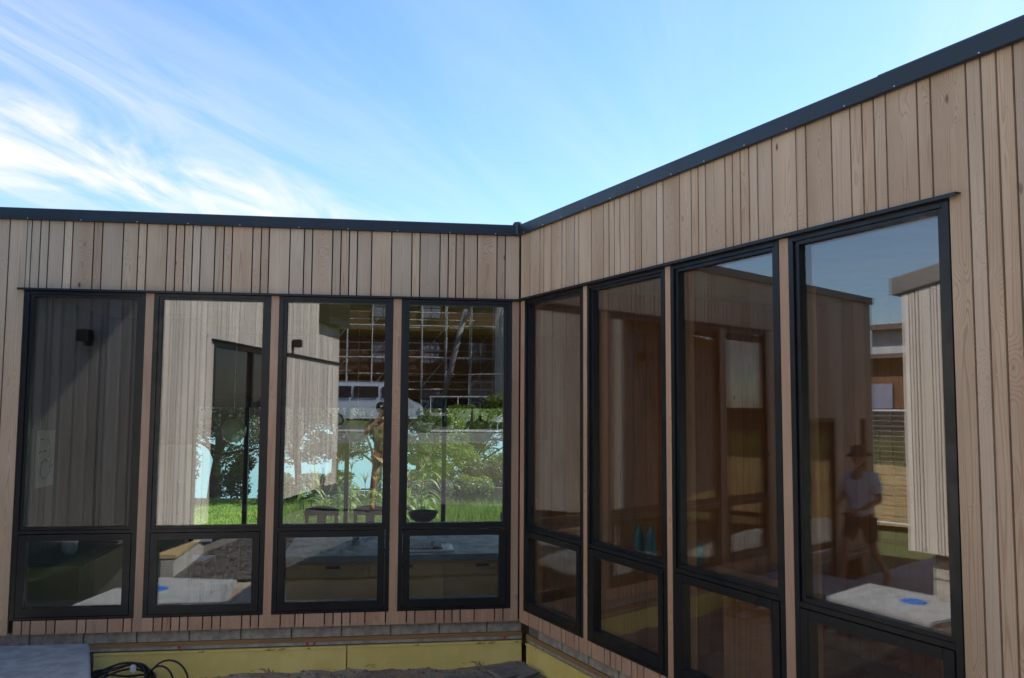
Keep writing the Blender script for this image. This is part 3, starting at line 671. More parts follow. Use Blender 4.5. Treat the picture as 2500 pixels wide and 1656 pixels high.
FC.box('soffit', 0.03, CL-0.02, 0.03, 0.6, 0.94, 0.96, 'backing', hc)
blc = FC.multi('block_base', [(0.1, uC(4.9), 0.335, 0.5, 0.0, 0.93), (uC(4.9), CL-0.16, 0.155, 0.5, 0.0, 0.93)], 'mortar', hc)
for z in (0.075, 0.275, 0.475, 0.675):
    u = CL-0.165+(0.0 if int(z*5) % 2 else 0.2)
    while u > uC(4.95):
        FC.box('concrete_block', max(u-0.39, uC(4.88)), min(u, CL-0.162), 0.14, 0.25, z, z+0.19, 'block', blc, bevel=0.004); u -= 0.4
# end wall of that house, facing wall A
FE = Frame((C1.x, C1.y), FC.a + math.pi/2 + R(6))    # runs away to the left of the court
ew = FE.box('end_wall', 0.02, 5.4, 0.03, 0.2, 0.94, ctop(CL)-0.02, 'backing', hc)
clad_boards(FE, ew, rand_bounds(0.0, 5.4, 33), 0.93, ctop(CL)-0.005, 'cladC', gap=0.014)
def sconce(fr, u, z, label):
    p = fr.w(u, 0, z); s = thing('wall_light', label, 'wall light', (p.x, p.y, p.z-0.1))
    fr.box('back_plate', u-0.05, u+0.05, -0.012, -0.001, z-0.09, z+0.05, 'black', s)
    fr.box('shade', u-0.055, u+0.055, -0.14, -0.013, z-0.05, z+0.07, 'black', s, bevel=0.006)
sconce(FC, uC(1.15), 3.26, 'small black wall light above the flashing line on the sunlit timber house')
sconce(FE, 0.62, 3.0, 'black box wall light on the shaded end wall mirrored in the leftmost window')
ob = FC.box('box_window', -0.02, 1.3, -0.18, 0.0, 3.74, 4.72, 'frame', hc); FC.box('pane', 0.12, 1.18, -0.187, -0.1805, 3.86, 4.6, 'darkpane', ob)

# ------------------------------------------------------------------ things in the courtyard soil
def coil():
    t = thing('cable_coil', 'coil of black cable bound with white tape on the soil below the yellow insulation', 'cable', (-1.93, 7.12, 0.17))
    rr = random.Random(4)
    for k in range(6):
        b = bmesh.new(); pts = []
        cx_, cy_ = -1.96+rr.uniform(-.03, .03), 7.12+rr.uniform(-.02, .02); rx, ry = 0.235+rr.uniform(-.05, .03), 0.15+rr.uniform(-.03, .03)
        ph = rr.uniform(0, 6.28); tilt = 0.28 + rr.uniform(-.05, .07)
        for i in range(36):
            a = 2*math.pi*i/36
            pts.append((cx_+rx*math.cos(a), cy_+ry*math.sin(a), 0.185+0.012*k*0.5+0.02*math.sin(3*a+ph)+tilt*(ry*math.sin(a)+ry)))
        path_tube(b, pts, 0.0085, 6, True); done(b, 'cable_loop', 'black', t, smooth=True)
    for k, (x, w_) in enumerate(((-1.62, 0.09), (-1.56, 0.13))):
        b = bmesh.new(); pts = []
        for i in range(15):
            a = math.pi*(i/14); pts.append((x-0.06+w_*1.3*-math.cos(a)*0.9, 7.15+0.01*k, 0.175+0.19*math.sin(a)*(0.8+0.2*k)))
        path_tube(b, pts, 0.0075, 6); done(b, 'cable_loop', 'black', t, smooth=True)
    b = bmesh.new(); boxgeo(b, -0.022, 0.022, -0.028, 0.028, -0.03, 0.03); done(b, 'tape_wrap', 'tape', t, Matrix.Translation((-1.90, 7.265, 0.285)), bevel=0.008)
coil()
b = bmesh.new(); boxgeo(b, -0.24, 0.24, -0.03, 0.03, 0, 0.004); boxgeo(b, -0.24, 0.24, 0.0262, 0.03, 0.0041, 0.04)
tag(done(b, 'metal_angle', 'strip', None, Matrix.Translation((-1.82, 7.02, 0.185)) @ Matrix.Rotation(R(-4), 4, 'Z')), 'short galvanised metal angle lying under the black cable coil', 'metal strip')
b = bmesh.new(); lathe(b, [(0.001, 0), (0.03, 0.0), (0.032, 0.01), (0.032, 0.13), (0.026, 0.155), (0.012, 0.18), (0.012, 0.2), (0.001, 0.2)], 16)
tag(done(b, 'plastic_bottle', 'sheet', None, Matrix.Translation((-2.08, 7.02, 0.20)) @ Matrix.Rotation(R(78), 4, Vector((0.3, 1, 0)).normalized()), smooth=True), 'crumpled clear plastic bottle on the soil at the slab corner', 'bottle')
def rock(name, c, s, seed, mat, rz=0):
    b = bmesh.new(); boxgeo(b, -.5, .5, -.5, .5, -.5, .5)
    bmesh.ops.subdivide_edges(b, edges=list(b.edges), cuts=2, use_grid_fill=True)
    r_ = random.Random(seed)
    for v in b.verts: v.co += Vector((r_.uniform(-.07, .07), r_.uniform(-.07, .07), r_.uniform(-.05, .05)))
    for v in b.verts: v.co = Vector((v.co.x*s[0], v.co.y*s[1], v.co.z*s[2]))
    return done(b, name, mat, None, Matrix.Translation(c) @ Matrix.Rotation(rz, 4, 'Z'))
tag(rock('paving_stone', (1.02, 7.12, 0.185), (0.34, 0.30, 0.06), 1, 'stone', 0.35), 'broken flat paver lying in the inner corner of the yellow insulation', 'paver')
tag(rock('paving_stone', (0.60, 7.02, 0.165), (0.26, 0.16, 0.05), 2, 'stone', -0.2), 'small broken paver beside the yellow tool in the soil', 'paver')
tag(rock('paving_stone', (-0.05, 7.05, 0.165), (0.20, 0.12, 0.05), 5, 'stone', 0.1), 'grey paver fragment below the joint of the yellow boards', 'paver')
tag(rock('timber_offcut', (0.22, 7.1, 0.178), (0.22, 0.03, 0.025), 8, 'batten', -0.35), 'thin timber offcut lying on the dug soil', 'offcut')
b = bmesh.new(); tube(b, (-0.09, 0, 0), (0.09, 0, 0), 0.018, 0.014, 10); boxgeo(b, 0.09, 0.14, -0.03, 0.03, -0.015, 0.02)
tag(done(b, 'hand_tool', 'yellow', None, Matrix.Translation((0.50, 6.93, 0.20)) @ Matrix.Rotation(R(-20), 4, 'Z')), 'small yellow plastic hand tool dropped on the soil', 'tool')
def pebbles():
    b = bmesh.new(); r_ = random.Random(3)
    for k in range(900):
        x, y = r_.uniform(-2.2, 1.25), r_.uniform(6.4, 7.46)
        s = r_.choice((0.006, 0.009, 0.012, 0.02)); z = float(soilz(np.array(x), np.array(y)))
        m = Matrix.Translation((x, y, z)) @ Matrix.Rotation(r_.uniform(0, 3), 4, 'Z') @ Matrix.Diagonal((s*r_.uniform(.7, 1.5), s, s*0.7, 1))
        bmesh.ops.create_icosphere(b, subdivisions=1, radius=1, matrix=m)
    o = done(b, 'soil_crumbs', 'stone'); tag(o, 'loose crumbs and pebbles on the dug soil', 'pebbles', kind='stuff')
pebbles()

# ------------------------------------------------------------------ kitchen and dining room behind wall A
isl = thing('kitchen_island', 'kitchen island with grey stone top and oak veneer doors behind the windows', 'kitchen island', (0.45, 8.9, 0))
ITOP = 0.935
boxes('countertop', [(-0.93, 2.0, 8.32, 9.75, ITOP-0.058, ITOP)], 'ctop', isl, bevel=0.004)
boxes('carcass', [(-0.88, 1.95, 8.40, 9.70, 0.06, ITOP-0.059)], 'cabinet', isl)
for a, c in ((-0.89, -0.145), (-0.14, 0.555), (0.56, 1.19), (1.195, 1.94)):
    dr = boxes('door', [(a+0.002, c-0.002, 8.376, 8.397, 0.08, ITOP-0.064)], 'cabinet', isl)
    cxm = {-0.89: -0.47, -0.14: 0.20, 0.56: 0.92, 1.195: 1.5}[a]
    boxes('finger_pull', [(cxm-0.062, cxm+0.062, 8.372, 8.3755, ITOP-0.125, ITOP-0.100)], 'black', dr)
boxes('sink_tray', [(0.02, 0.66, 8.50, 8.98, ITOP+0.0005, ITOP+0.006), (0.02, 0.66, 8.49, 8.50, ITOP+0.0005, ITOP+0.016), (0.02, 0.66, 8.98, 8.99, ITOP+0.0005, ITOP+0.016)], 'white', isl)
mat_ = thing('drying_mat', 'ribbed dark drying mat lying across the white sink', 'mat', (0.3, 8.7, ITOP))
b = bmesh.new()
for k in range(22): boxgeo(b, -0.06+k*0.028, -0.06+k*0.028+0.022, 8.57, 8.90, ITOP+0.008, ITOP+0.020)
done(b, 'slats', 'black', mat_); boxes('folded_end', [(0.46, 0.53, 8.55, 8.92, ITOP+0.0205, ITOP+0.038)], 'black', mat_, bevel=0.006)
b = bmesh.new(); lathe(b, [(0.001, 0), (0.032, 0.0), (0.036, 0.004), (0.042, 0.10), (0.040, 0.10), (0.034, 0.008), (0.001, 0.008)], 20)
tag(done(b, 'drinking_glass', 'tumbler', None, Matrix.Translation((-0.30, 9.35, ITOP)), smooth=True), 'clear drinking glass standing alone on the grey stone counter', 'glass')
tb = thing('dining_table', 'long grey-topped dining table between the island and the garden doors', 'table', (-0.4, 11.0, 0))
boxes('table_top', [(-1.95, 0.92, 10.5, 11.5, 0.755, 0.80)], 'ctop', tb, bevel=0.004)
for x in (-1.82, 0.79):
    for y in (10.62, 11.38): boxes('leg', [(x-0.035, x+0.035, y-0.035, y+0.035, 0, 0.754)], 'darkwood', tb)
def chair(x, y, rz, label, arch=0.05):
    t = thing('dining_chair', label, 'chair', (x, y, 0), rz, 'dark dining chairs')
    mw = t.matrix_world.copy()
    def bx(n, *a, bevel=0.0): return boxes(n, [a], 'darkwood', t, mw, bevel)
    bx('seat', -0.22, 0.22, -0.21, 0.21, 0.43, 0.465, bevel=0.008)
    for sx in (-0.19, 0.19):
        bx('leg', sx-0.02, sx+0.02, -0.20, -0.16, 0, 0.429)
        bx('back_post', sx-0.022, sx+0.022, 0.175, 0.215, 0, 0.93)
    b = bmesh.new(); n = 10
    for i in range(n):
        a0, a1 = -0.22+0.44*i/n, -0.22+0.44*(i+1)/n
        z = lambda q: 0.955 + arch*(1-(q/0.22)**2)
        vv = [b.verts.new(p) for p in ((a0, .17, .875), (a1, .17, .875), (a1, .17, z(a1)), (a0, .17, z(a0)), (a0, .22, .875), (a1, .22, .875), (a1, .22, z(a1)), (a0, .22, z(a0)))]
        for f in ((0,1,2,3),(5,4,7,6),(3,2,6,7),(1,0,4,5)): b.faces.new([vv[i2] for i2 in f])
    done(b, 'top_rail', 'darkwood', t, mw)
    bx('splat', -0.06, 0.06, 0.185, 0.205, 0.466, 0.874); bx('lower_rail', -0.168, -0.061, 0.185, 0.205, 0.60, 0.64); bx('lower_rail', 0.061, 0.168, 0.185, 0.205, 0.60, 0.64)
    return t
chair(-0.83, 11.72, 0, 'dark chair with arched top rail behind the table, nearer the middle of the room')
chair(-0.20, 11.74, 0, 'dark chair with arched top rail behind the table, seen beside the middle door frame')
chair(-2.30, 11.25, R(82), 'dark chair at the left end of the table, seen from the side')
chair(1.28, 11.0, R(-90), 'dark chair at the right end of the table beside the timber reveal')
lb = thing('low_bench', 'long low black storage bench along the garden doors', 'bench', (-2.1, 12.9, 0))
boxes('body', [(-3.2, -0.95, 12.72, 13.15, 0.03, 0.40)], 'black', lb, bevel=0.006); boxes('cushion', [(-3.19, -0.96, 12.70, 13.14, 0.4005, 0.43)], 'shorts', lb, bevel=0.008)
bw = thing('pedestal_bowl', 'turned dark wooden pedestal bowl on the dining table', 'bowl', (0.46, 10.95, 0.80))
b = bmesh.new(); lathe(b, [(0.001, 0.80), (0.09, 0.80), (0.085, 0.82), (0.055, 0.86), (0.06, 0.89), (0.15, 0.95), (0.19, 1.03), (0.18, 1.03), (0.13, 0.95), (0.001, 0.90)], 28, 0.46, 10.95); done(b, 'bowl', 'darkwood', bw, smooth=True)
st = thing('turned_stand', 'dark turned wooden stand on the dining table beside the bowl', 'stand', (0.16, 10.9, 0.80))
b = bmesh.new(); lathe(b, [(0.001, 0.80), (0.11, 0.80), (0.10, 0.83), (0.03, 0.87), (0.045, 0.95), (0.025, 1.0), (0.05, 1.06), (0.001, 1.06)], 20, 0.16, 10.9); done(b, 'column', 'darkwood', st, smooth=True)
boxes('plate', [(0.0, 0.30, 10.78, 11.02, 1.061, 1.10)], 'darkwood', st, bevel=0.01)
def pendant(x, y, z, label):
    t = thing('pendant_lamp', label, 'pendant lamp', (x, y, z), 0, 'globe pendants over the table')
    b = bmesh.new(); bmesh.ops.create_uvsphere(b, u_segments=40, v_segments=20, radius=0.15)
    for v in b.verts:
        a = math.atan2(v.co.y, v.co.x); r_ = 1+0.012*math.cos(20*a); v.co.x *= r_; v.co.y *= r_
    done(b, 'globe', 'globe', t, Matrix.Translation((x, y, z)), smooth=True)
    b = bmesh.new(); tube(b, (x, y, z+0.15), (x, y, 3.355), 0.004, None, 6); done(b, 'cord', 'brass', t)
    b = bmesh.new(); lathe(b, [(0.001, z+0.135), (0.05, z+0.135), (0.05, z+0.15), (0.018, z+0.16), (0.016, z+0.2), (0.001, z+0.2)], 16, x, y); done(b, 'socket', 'brass', t, smooth=True)
    b = bmesh.new(); tube(b, (x, y, 2.98), (x, y, 3.12), 0.018, None, 12); done(b, 'ferrule', 'brass', t)
pendant(-1.865, 11.2, 2.01, 'ribbed glass globe pendant seen through the second window from the left')
pendant(-0.362, 11.2, 2.01, 'ribbed glass globe pendant seen through the third window from the left')
pendant(1.182, 11.2, 2.0, 'ribbed glass globe pendant seen through the window beside the inner corner')
# pantry corner behind the leftmost window
pr = thing('wall_print', 'square white print with black line drawing on the dark boarded wall', 'picture', (-3.27, 9.2, 1.5))
px0 = boxes('sheet', [(-3.272, -3.262, 8.86, 9.30, 1.52, 2.06)], 'paper', pr)
def ink(pts, r=0.008):
    b = bmesh.new(); path_tube(b, [(-3.2605, p[0], p[1]) for p in pts], r, 5); done(b, 'ink_line', 'ink', pr)
ink([(9.10, 1.98), (9.15, 1.93), (9.16, 1.85), (9.13, 1.78)]); ink([(9.0, 1.97), (8.93, 1.98)]); ink([(9.07, 1.86), (9.0, 1.86)]); ink([(8.95, 1.86), (8.9, 1.85)])
ink([(9.22, 1.78), (9.16, 1.74), (9.18, 1.66), (9.1, 1.60), (9.02, 1.6), (8.95, 1.66), (8.97, 1.75), (9.05, 1.78), (9.14, 1.76)]); ink([(9.25, 1.72), (9.19, 1.70)])
tc_ = thing('tall_cabinet', 'pale grey tall cabinet door with black handle in the dark pantry', 'cabinet', (-2.55, 10.9, 0))
boxes('panel', [(-2.62, -2.30, 10.72, 10.97, 0.0, 1.85)], 'offwhite', tc_, bevel=0.004); boxes('handle', [(-2.40, -2.37, 10.70, 10.719, 1.05, 1.42)], 'black', tc_)
sc_ = thing('side_bench', 'low oak bench unit with dark top against the boarded wall', 'bench unit', (-2.95, 9.0, 0))
boxes('carcass', [(-3.24, -2.72, 8.5, 10.4, 0.0, 0.86)], 'cabinet', sc_); boxes('top', [(-3.25, -2.69, 8.48, 10.42, 0.861, 0.90)], 'charcoal', sc_)
b = bmesh.new(); lathe(b, [(0.001, 0), (0.05, 0), (0.075, 0.05), (0.07, 0.13), (0.035, 0.18), (0.05, 0.21), (0.001, 0.21)], 18)
tag(done(b, 'vase', 'offwhite', None, Matrix.Translation((-2.95, 8.9, 0.90)), smooth=True), 'small pale vase on the low bench unit', 'vase')
# things on a bench in the wing
bn = thing('window_bench', 'tall timber bench inside the wing behind the two left panes of the right wall', 'bench', (FB.w(1.2, 0.7, 0).x, FB.w(1.2, 0.7, 0).y, 0))
FB.box('bench_top', 0.3, 2.1, 0.5, 0.95, 1.10, 1.14, 'knotty', bn)
for u in (0.4, 2.0): FB.box('leg', u-0.03, u+0.03, 0.55, 0.9, 0, 1.099, 'knotty', bn)
for k, u in enumerate((0.88, 0.97)):
    p = FB.w(u, 0.62+0.05*k, 1.1405); b = bmesh.new(); lathe(b, [(0.001, 0), (0.04, 0), (0.042, 0.01), (0.042, 0.16), (0.03, 0.20), (0.014, 0.22), (0.014, 0.25), (0.001, 0.25)], 16)
    tag(done(b, 'soap_bottle', 'teal', None, Matrix.Translation(p), smooth=True), ('left', 'right')[k] + ' one of two teal bottles side by side on the bench', 'bottle', 'teal bottles')
p = FB.w(1.42, 0.68, 1.1405); b = bmesh.new(); bmesh.ops.create_icosphere(b, subdivisions=3, radius=0.11)
for v in b.verts: v.co = Vector((v.co.x*(1+.08*math.sin(9*v.co.z*7)), v.co.y*0.8, max(-0.10, v.co.z*1.2))) + v.normal*random.uniform(-.012, .012)
tag(done(b, 'plastic_bag', 'teal', None, Matrix.Translation(p+Vector((0, 0, 0.10))), smooth=True), 'bulging teal plastic bag on the bench in the wing', 'bag')

# ------------------------------------------------------------------ vegetation
def leaf_mesh(name, P, size, aspect=0.5, droop=0.0, seed=0):
    r_ = np.random.default_rng(seed); n = len(P)
    a = r_.normal(size=(n, 3)); a[:, 2] = a[:, 2]*0.6 - droop; a /= np.linalg.norm(a, axis=1)[:, None]
    c = r_.normal(size=(n, 3)); c -= (c*a).sum(1)[:, None]*a; c /= np.linalg.norm(c, axis=1)[:, None]
    s = (size*r_.uniform(0.6, 1.3, n))[:, None]
    V = np.stack([P-a*s, P+c*s*aspect, P+a*s, P-c*s*aspect], 1).reshape(-1, 3)
    me = bpy.data.meshes.new(name); me.vertices.add(len(V)); me.vertices.foreach_set('co', V.ravel())
    me.loops.add(4*n); me.loops.foreach_set('vertex_index', np.arange(4*n)); me.polygons.add(n)
    me.polygons.foreach_set('loop_start', np.arange(0, 4*n, 4)); me.polygons.foreach_set('loop_total', np.full(n, 4)); me.update(); me.validate()
    return me
def clump_points(centres, radii, per, seed, shell=0.55):
    r_ = np.random.default_rng(seed); out = []
    for c, rad in zip(centres, radii):
        d = r_.normal(size=(per, 3)); d /= np.linalg.norm(d, axis=1)[:, None]
        q = (shell + (1-shell)*r_.random(per)**0.5)*r_.uniform(0.85, 1.05, per)
        out.append(np.array(c) + d*q[:, None]*np.array(rad))
    return np.concatenate(out)
def tree(name, label, base, h, crown_z, crown_r, mat, nclump=16, per=420, leaf=0.09, lean=(0, 0), seed=0, trunk=0.12, group=None, squash=0.55, limbs=6):
    t = thing(name, label, 'tree' if 'tree' in name else 'bush', base, 0, group); r_ = random.Random(seed)
    bx_, by_, bz_ = base; b = bmesh.new()
    top = Vector((bx_+lean[0], by_+lean[1], bz_+h*0.75)); pts = []
    for i in range(7):
        s = i/6; pts.append(Vector((bx_+lean[0]*s**1.4+0.06*math.sin(4*s+seed), by_+lean[1]*s+0.06*math.sin(3*s), bz_-0.1+(h*0.75+0.1)*s)))
    path_tube(b, pts, [trunk*(1-0.65*i/6) for i in range(7)], 8)
    cen, rad = [], []
    for k in range(nclump):
        a = r_.uniform(0, 6.28); q = crown_r*math.sqrt(r_.random())
        z = bz_ + crown_z + (h-crown_z)*r_.random()*(1-0.5*(q/crown_r)**2)
        c = Vector((top.x+q*math.cos(a), top.y+q*math.sin(a), z)); rr = crown_r*r_.uniform(0.22, 0.42)
        cen.append(tuple(c)); rad.append((rr, rr, rr*squash))
        if k < limbs*2:
            s = pts[r_.choice((2, 3, 4, 5))]; mid = s.lerp(c, 0.55) + Vector((0, 0, 0.12*h*r_.uniform(-.5, .5)))
            path_tube(b, [s, s.lerp(mid, .5)+Vector((r_.uniform(-.05, .05),)*3), mid, c], [trunk*0.42, trunk*0.32, trunk*0.22, trunk*0.08], 6)
    done(b, 'trunk', 'bark', t, smooth=True)
    newobj('crown', leaf_mesh('crown', clump_points(cen, rad, per, seed+5), leaf, 0.42, 0.15, seed), mat, t)
    return t
def gzf(x, y): return float(gz(np.array([[float(x)]]), np.array([[float(y)]]))[0, 0])
G1 = 'trees between the lawn and the lake'
for i, (x, y, h, cz, cr, mt, ln, lab) in enumerate((
    (-4.6, 24.5, 5.6, 2.1, 2.6, 'leafC', (0.5, 0), 'tall dark evergreen tree behind the first globe lamp'),
    (-6.8, 25.5, 5.2, 0.9, 2.2, 'leafB', (0, 0), 'broad olive tree beyond the left end of the lawn'),
    (-2.25, 23.0, 4.2, 2.4, 1.9, 'leafC', (-0.4, 0.3), 'dark forked tree standing against the pale lake'),
    (-0.38, 22.0, 3.5, 2.05, 1.5, 'leafB', (0.45, 0.2), 'small spreading olive tree with bare forked trunk in front of the water'),
    (0.9, 24.5, 4.0, 1.0, 1.6, 'leafA', (0.2, 0), 'fresh green tree beyond the middle door frame'),
    (2.6, 27.5, 4.3, 0.6, 1.9, 'leafA', (0, 0), 'bright green bushy tree above the boundary fence'),
    (4.4, 29.0, 4.4, 0.4, 2.0, 'leafG', (0, 0), 'silvery green tree at the right behind the fence'),
    (-9.5, 24.5, 5.5, 1.0, 2.8, 'leafC', (0, 0), 'dark evergreen tree at the far left of the garden'),
    (1.6, 31.0, 4.8, 1.0, 2.2, 'leafC', (0, 0), 'shaded dark tree behind the bright green one'),
    (-5.4, 30.0, 5.8, 2.6, 2.4, 'leafC', (0, 0), 'dark tree overhanging the lake shore'),
    (-1.5, 25.5, 5.0, 1.3, 2.2, 'leafC', (0.4, 0), 'open dark tree with many thin branches against the lake'),
    (-3.3, 27.0, 5.4, 1.5, 2.2, 'leafB', (-0.3, 0), 'olive tree between the dark evergreens'),
    (-0.2, 28.5, 5.2, 1.8, 2.0, 'leafC', (0.2, 0), 'dark tree behind the small spreading one'))):
    x, y = x*1.14, y+3.6
    tree('garden_tree', lab, (x, y, gzf(x, y)), h, cz, cr, mt, 20, 420, 0.065, ln, 11+i, 0.13, G1, limbs=9)
def bush(name, lab, x, y, z, w, h, mt, seed, n=10, per=350, leaf=0.06, group=None):
    t = thing(name, lab, 'bush', (x, y, z), 0, group); r_ = random.Random(seed); cen, rad = [], []
    for k in range(n):
        q = w*r_.uniform(0, 0.75); a = r_.uniform(0, 6.28); rr = w*r_.uniform(0.25, 0.45)
        cen.append((x+q*math.cos(a), y+0.6*q*math.sin(a), z+h*r_.uniform(0.25, 0.85))); rad.append((rr, rr*0.8, h*r_.uniform(0.18, 0.32)))
    b = bmesh.new()
    for k in range(4): tube(b, (x, y, z-0.1), cen[k], 0.02, 0.008, 5)
    done(b, 'stems', 'bark', t); newobj('foliage', leaf_mesh('foliage', clump_points(cen, rad, per, seed), leaf, 0.45, 0.1, seed), mt, t)
GB = 'shrubs around the vegetable garden'
for i, (x, y, w, h, mt, lab) in enumerate((
    (-5.5, 22.6, 1.3, 1.5, 'leafA', 'yellow-green shrub at the back edge of the lawn'),
    (-3.6, 22.8, 0.9, 1.3, 'leafB', 'upright olive shrub below the dark evergreen tree'),
    (-2.6, 21.4, 0.9, 0.9, 'leafA', 'glossy bright shrub beside the thin door frame'),
    (-1.35, 22.3, 1.0, 1.0, 'leafA', 'leafy bright shrub among the maize'),
    (0.75, 20.0, 0.9, 1.1, 'leafG', 'pale leafy shrub in front of the boundary fence'),
    (1.9, 21.5, 1.0, 0.9, 'leafA', 'low bright green shrub at the foot of the fence'),
    (2.9, 22.5, 1.0, 1.3, 'leafG', 'grey-green shrub by the right end of the fence'),
    (-7.8, 22.0, 1.4, 1.2, 'leafB', 'low olive shrub at the left of the lawn'))):
    x, y = x*1.14, y+3.4
    bush('garden_shrub', lab, x, y, gzf(x, y), w, h, mt, 40+i, 10, 330, 0.055, GB)
# maize plants
def maize():
    protos = []
    for s in range(4):
        r_ = random.Random(60+s); st_, lv, ts = bmesh.new(), bmesh.new(), bmesh.new(); h = r_.uniform(0.75, 1.35)
        path_tube(st_, [(0, 0, 0), (0.02, 0.01, h*0.5), (0.03, 0, h)], [0.014, 0.011, 0.005], 5)
        for k in range(9):
            z = h*(0.15+0.085*k); a = k*2.6+r_.uniform(-.4, .4); L_ = r_.uniform(0.35, 0.55); prev = None
            for i in range(6):
                s_ = i/5; p = Vector((math.cos(a)*L_*s_, math.sin(a)*L_*s_, z+0.32*s_-0.5*s_*s_)); wv = Vector((-math.sin(a), math.cos(a), 0))*0.035*math.sin(math.pi*min(.98, s_*0.85+0.15))
                cur = (lv.verts.new(p+wv), lv.verts.new(p-wv))
                if prev: lv.faces.new((prev[0], prev[1], cur[1], cur[0]))
                prev = cur
        for k in range(8):
            a = k*0.8; path_tube(ts, [(0.03, 0, h), (0.03+0.03*math.cos(a), 0.03*math.sin(a), h+0.12), (0.03+0.10*math.cos(a)*r_.uniform(.3, 1.2), 0.10*math.sin(a), h+r_.uniform(.12, .24))], [0.005, 0.006, 0.003], 4)
        ms = []
        for bb_, nm, mt in ((st_, 'stalk', 'corn'), (lv, 'leaves', 'corn'), (ts, 'tassel', 'tassel')):
            me = bpy.data.meshes.new(nm); bb_.to_mesh(me); bb_.free(); me.materials.append(MT[mt]); ms.append((nm, me))
        protos.append(ms)
    r_ = random.Random(5); spots = [(r_.uniform(-1.6, 1.0), r_.uniform(17.0, 20.5)) for _ in range(26)] + [(0.32, 15.6), (0.62, 15.9), (0.15, 16.4)]
    for x, y in spots:
        t = thing('maize_plant', 'tall maize plant with pale tassel growing in the sunny plot beyond the garden doors', 'maize', (x, y, gzf(x, y)+0.03), r_.uniform(0, 6.28), 'maize plants in the plot')
        for nm, me in protos[r_.randrange(4)]: newobj(nm, me, None, t, t.matrix_world.copy())
maize()
def grass_stuff(name, lab, x0, x1, y0, y1, n, h, mt, zf, seed):
    r_ = np.random.default_rng(seed); x = r_.uniform(x0, x1, n); y = r_.uniform(y0, y1, n); z = zf(x, y)
    a = r_.uniform(0, 6.28, n); hh = h*r_.uniform(0.5, 1.3, n); w = 0.006+0.004*r_.random(n)
    V = np.empty((n, 3, 3)); lx, ly = r_.normal(0, .35, n)*hh, r_.normal(0, .35, n)*hh
    V[:, 0] = np.stack([x-w*np.cos(a), y-w*np.sin(a), z], 1); V[:, 1] = np.stack([x+w*np.cos(a), y+w*np.sin(a), z], 1); V[:, 2] = np.stack([x+lx, y+ly, z+hh], 1)
    me = bpy.data.meshes.new(name); me.from_pydata(V.reshape(-1, 3).tolist(), [], np.arange(3*n).reshape(-1, 3).tolist())
    tag(newobj(name, me, mt), lab, 'grass', kind='stuff')
gzv = lambda x, y: gz(x[None, :], y[None, :])[0]+0.05
grass_stuff('lawn_grass', 'short sunlit lawn grass beyond the garden doors', -7.5, 4.5, 13.8, 26, 36000, 0.07, 'grass', gzv, 1)
grass_stuff('plot_weeds', 'tangled low weeds and greens between the maize plants', -2.2, 2.8, 16.0, 21.5, 16000, 0.42, 'corn', gzv, 2)
# boundary fence of upright boards
fz = gzf(2.5, 25.0)
fe = thing('board_fence', 'weathered upright board fence at the bottom of the garden', 'fence', (2.5, 25.0, fz))
for k in range(48):
    x = -1.2+k*0.155; boxes('fence_board', [(x, x+0.145, 24.98, 25.0, gzf(x, 25)-0.1, -0.02+random.uniform(-.015, .015))], 'fencewood', fe)
boxes('top_rail', [(-1.3, 6.3, 24.95, 25.04, 0.0, 0.045)], 'fencewood', fe)
for k in range(4): boxes('post', [(-1.2+k*2.4, -1.1+k*2.4, 25.01, 25.11, gzf(0, 25)-0.3, -0.01)], 'fencewood', fe)

# ------------------------------------------------------------------ street behind the camera (seen in the reflections)
structure(grid_sheet('road', np.linspace(-80, 80, 81), np.array([-24, -22, -20, -18, -16.2]), lambda X, Y: gz(X, Y)+0.05, 'asphalt'))
structure(grid_sheet('footpath', np.linspace(-80, 80, 81), np.array([-15.9, -15.0, -14.0]), lambda X, Y: gz(X, Y)+0.17, 'kerb'))
kb = boxes('kerb', [(-80, 80, -16.2, -15.9, 1.1, 1.53)], 'kerb'); structure(kb)
tag(boxes('garden_wall', [(-9, 12, -9.4, -9.2, 0.4, 1.62)], 'concwall', bevel=0.01), 'long low pale concrete wall along the street, mirrored across the right panes', 'garden wall')
SZ = gzf(0, -26)
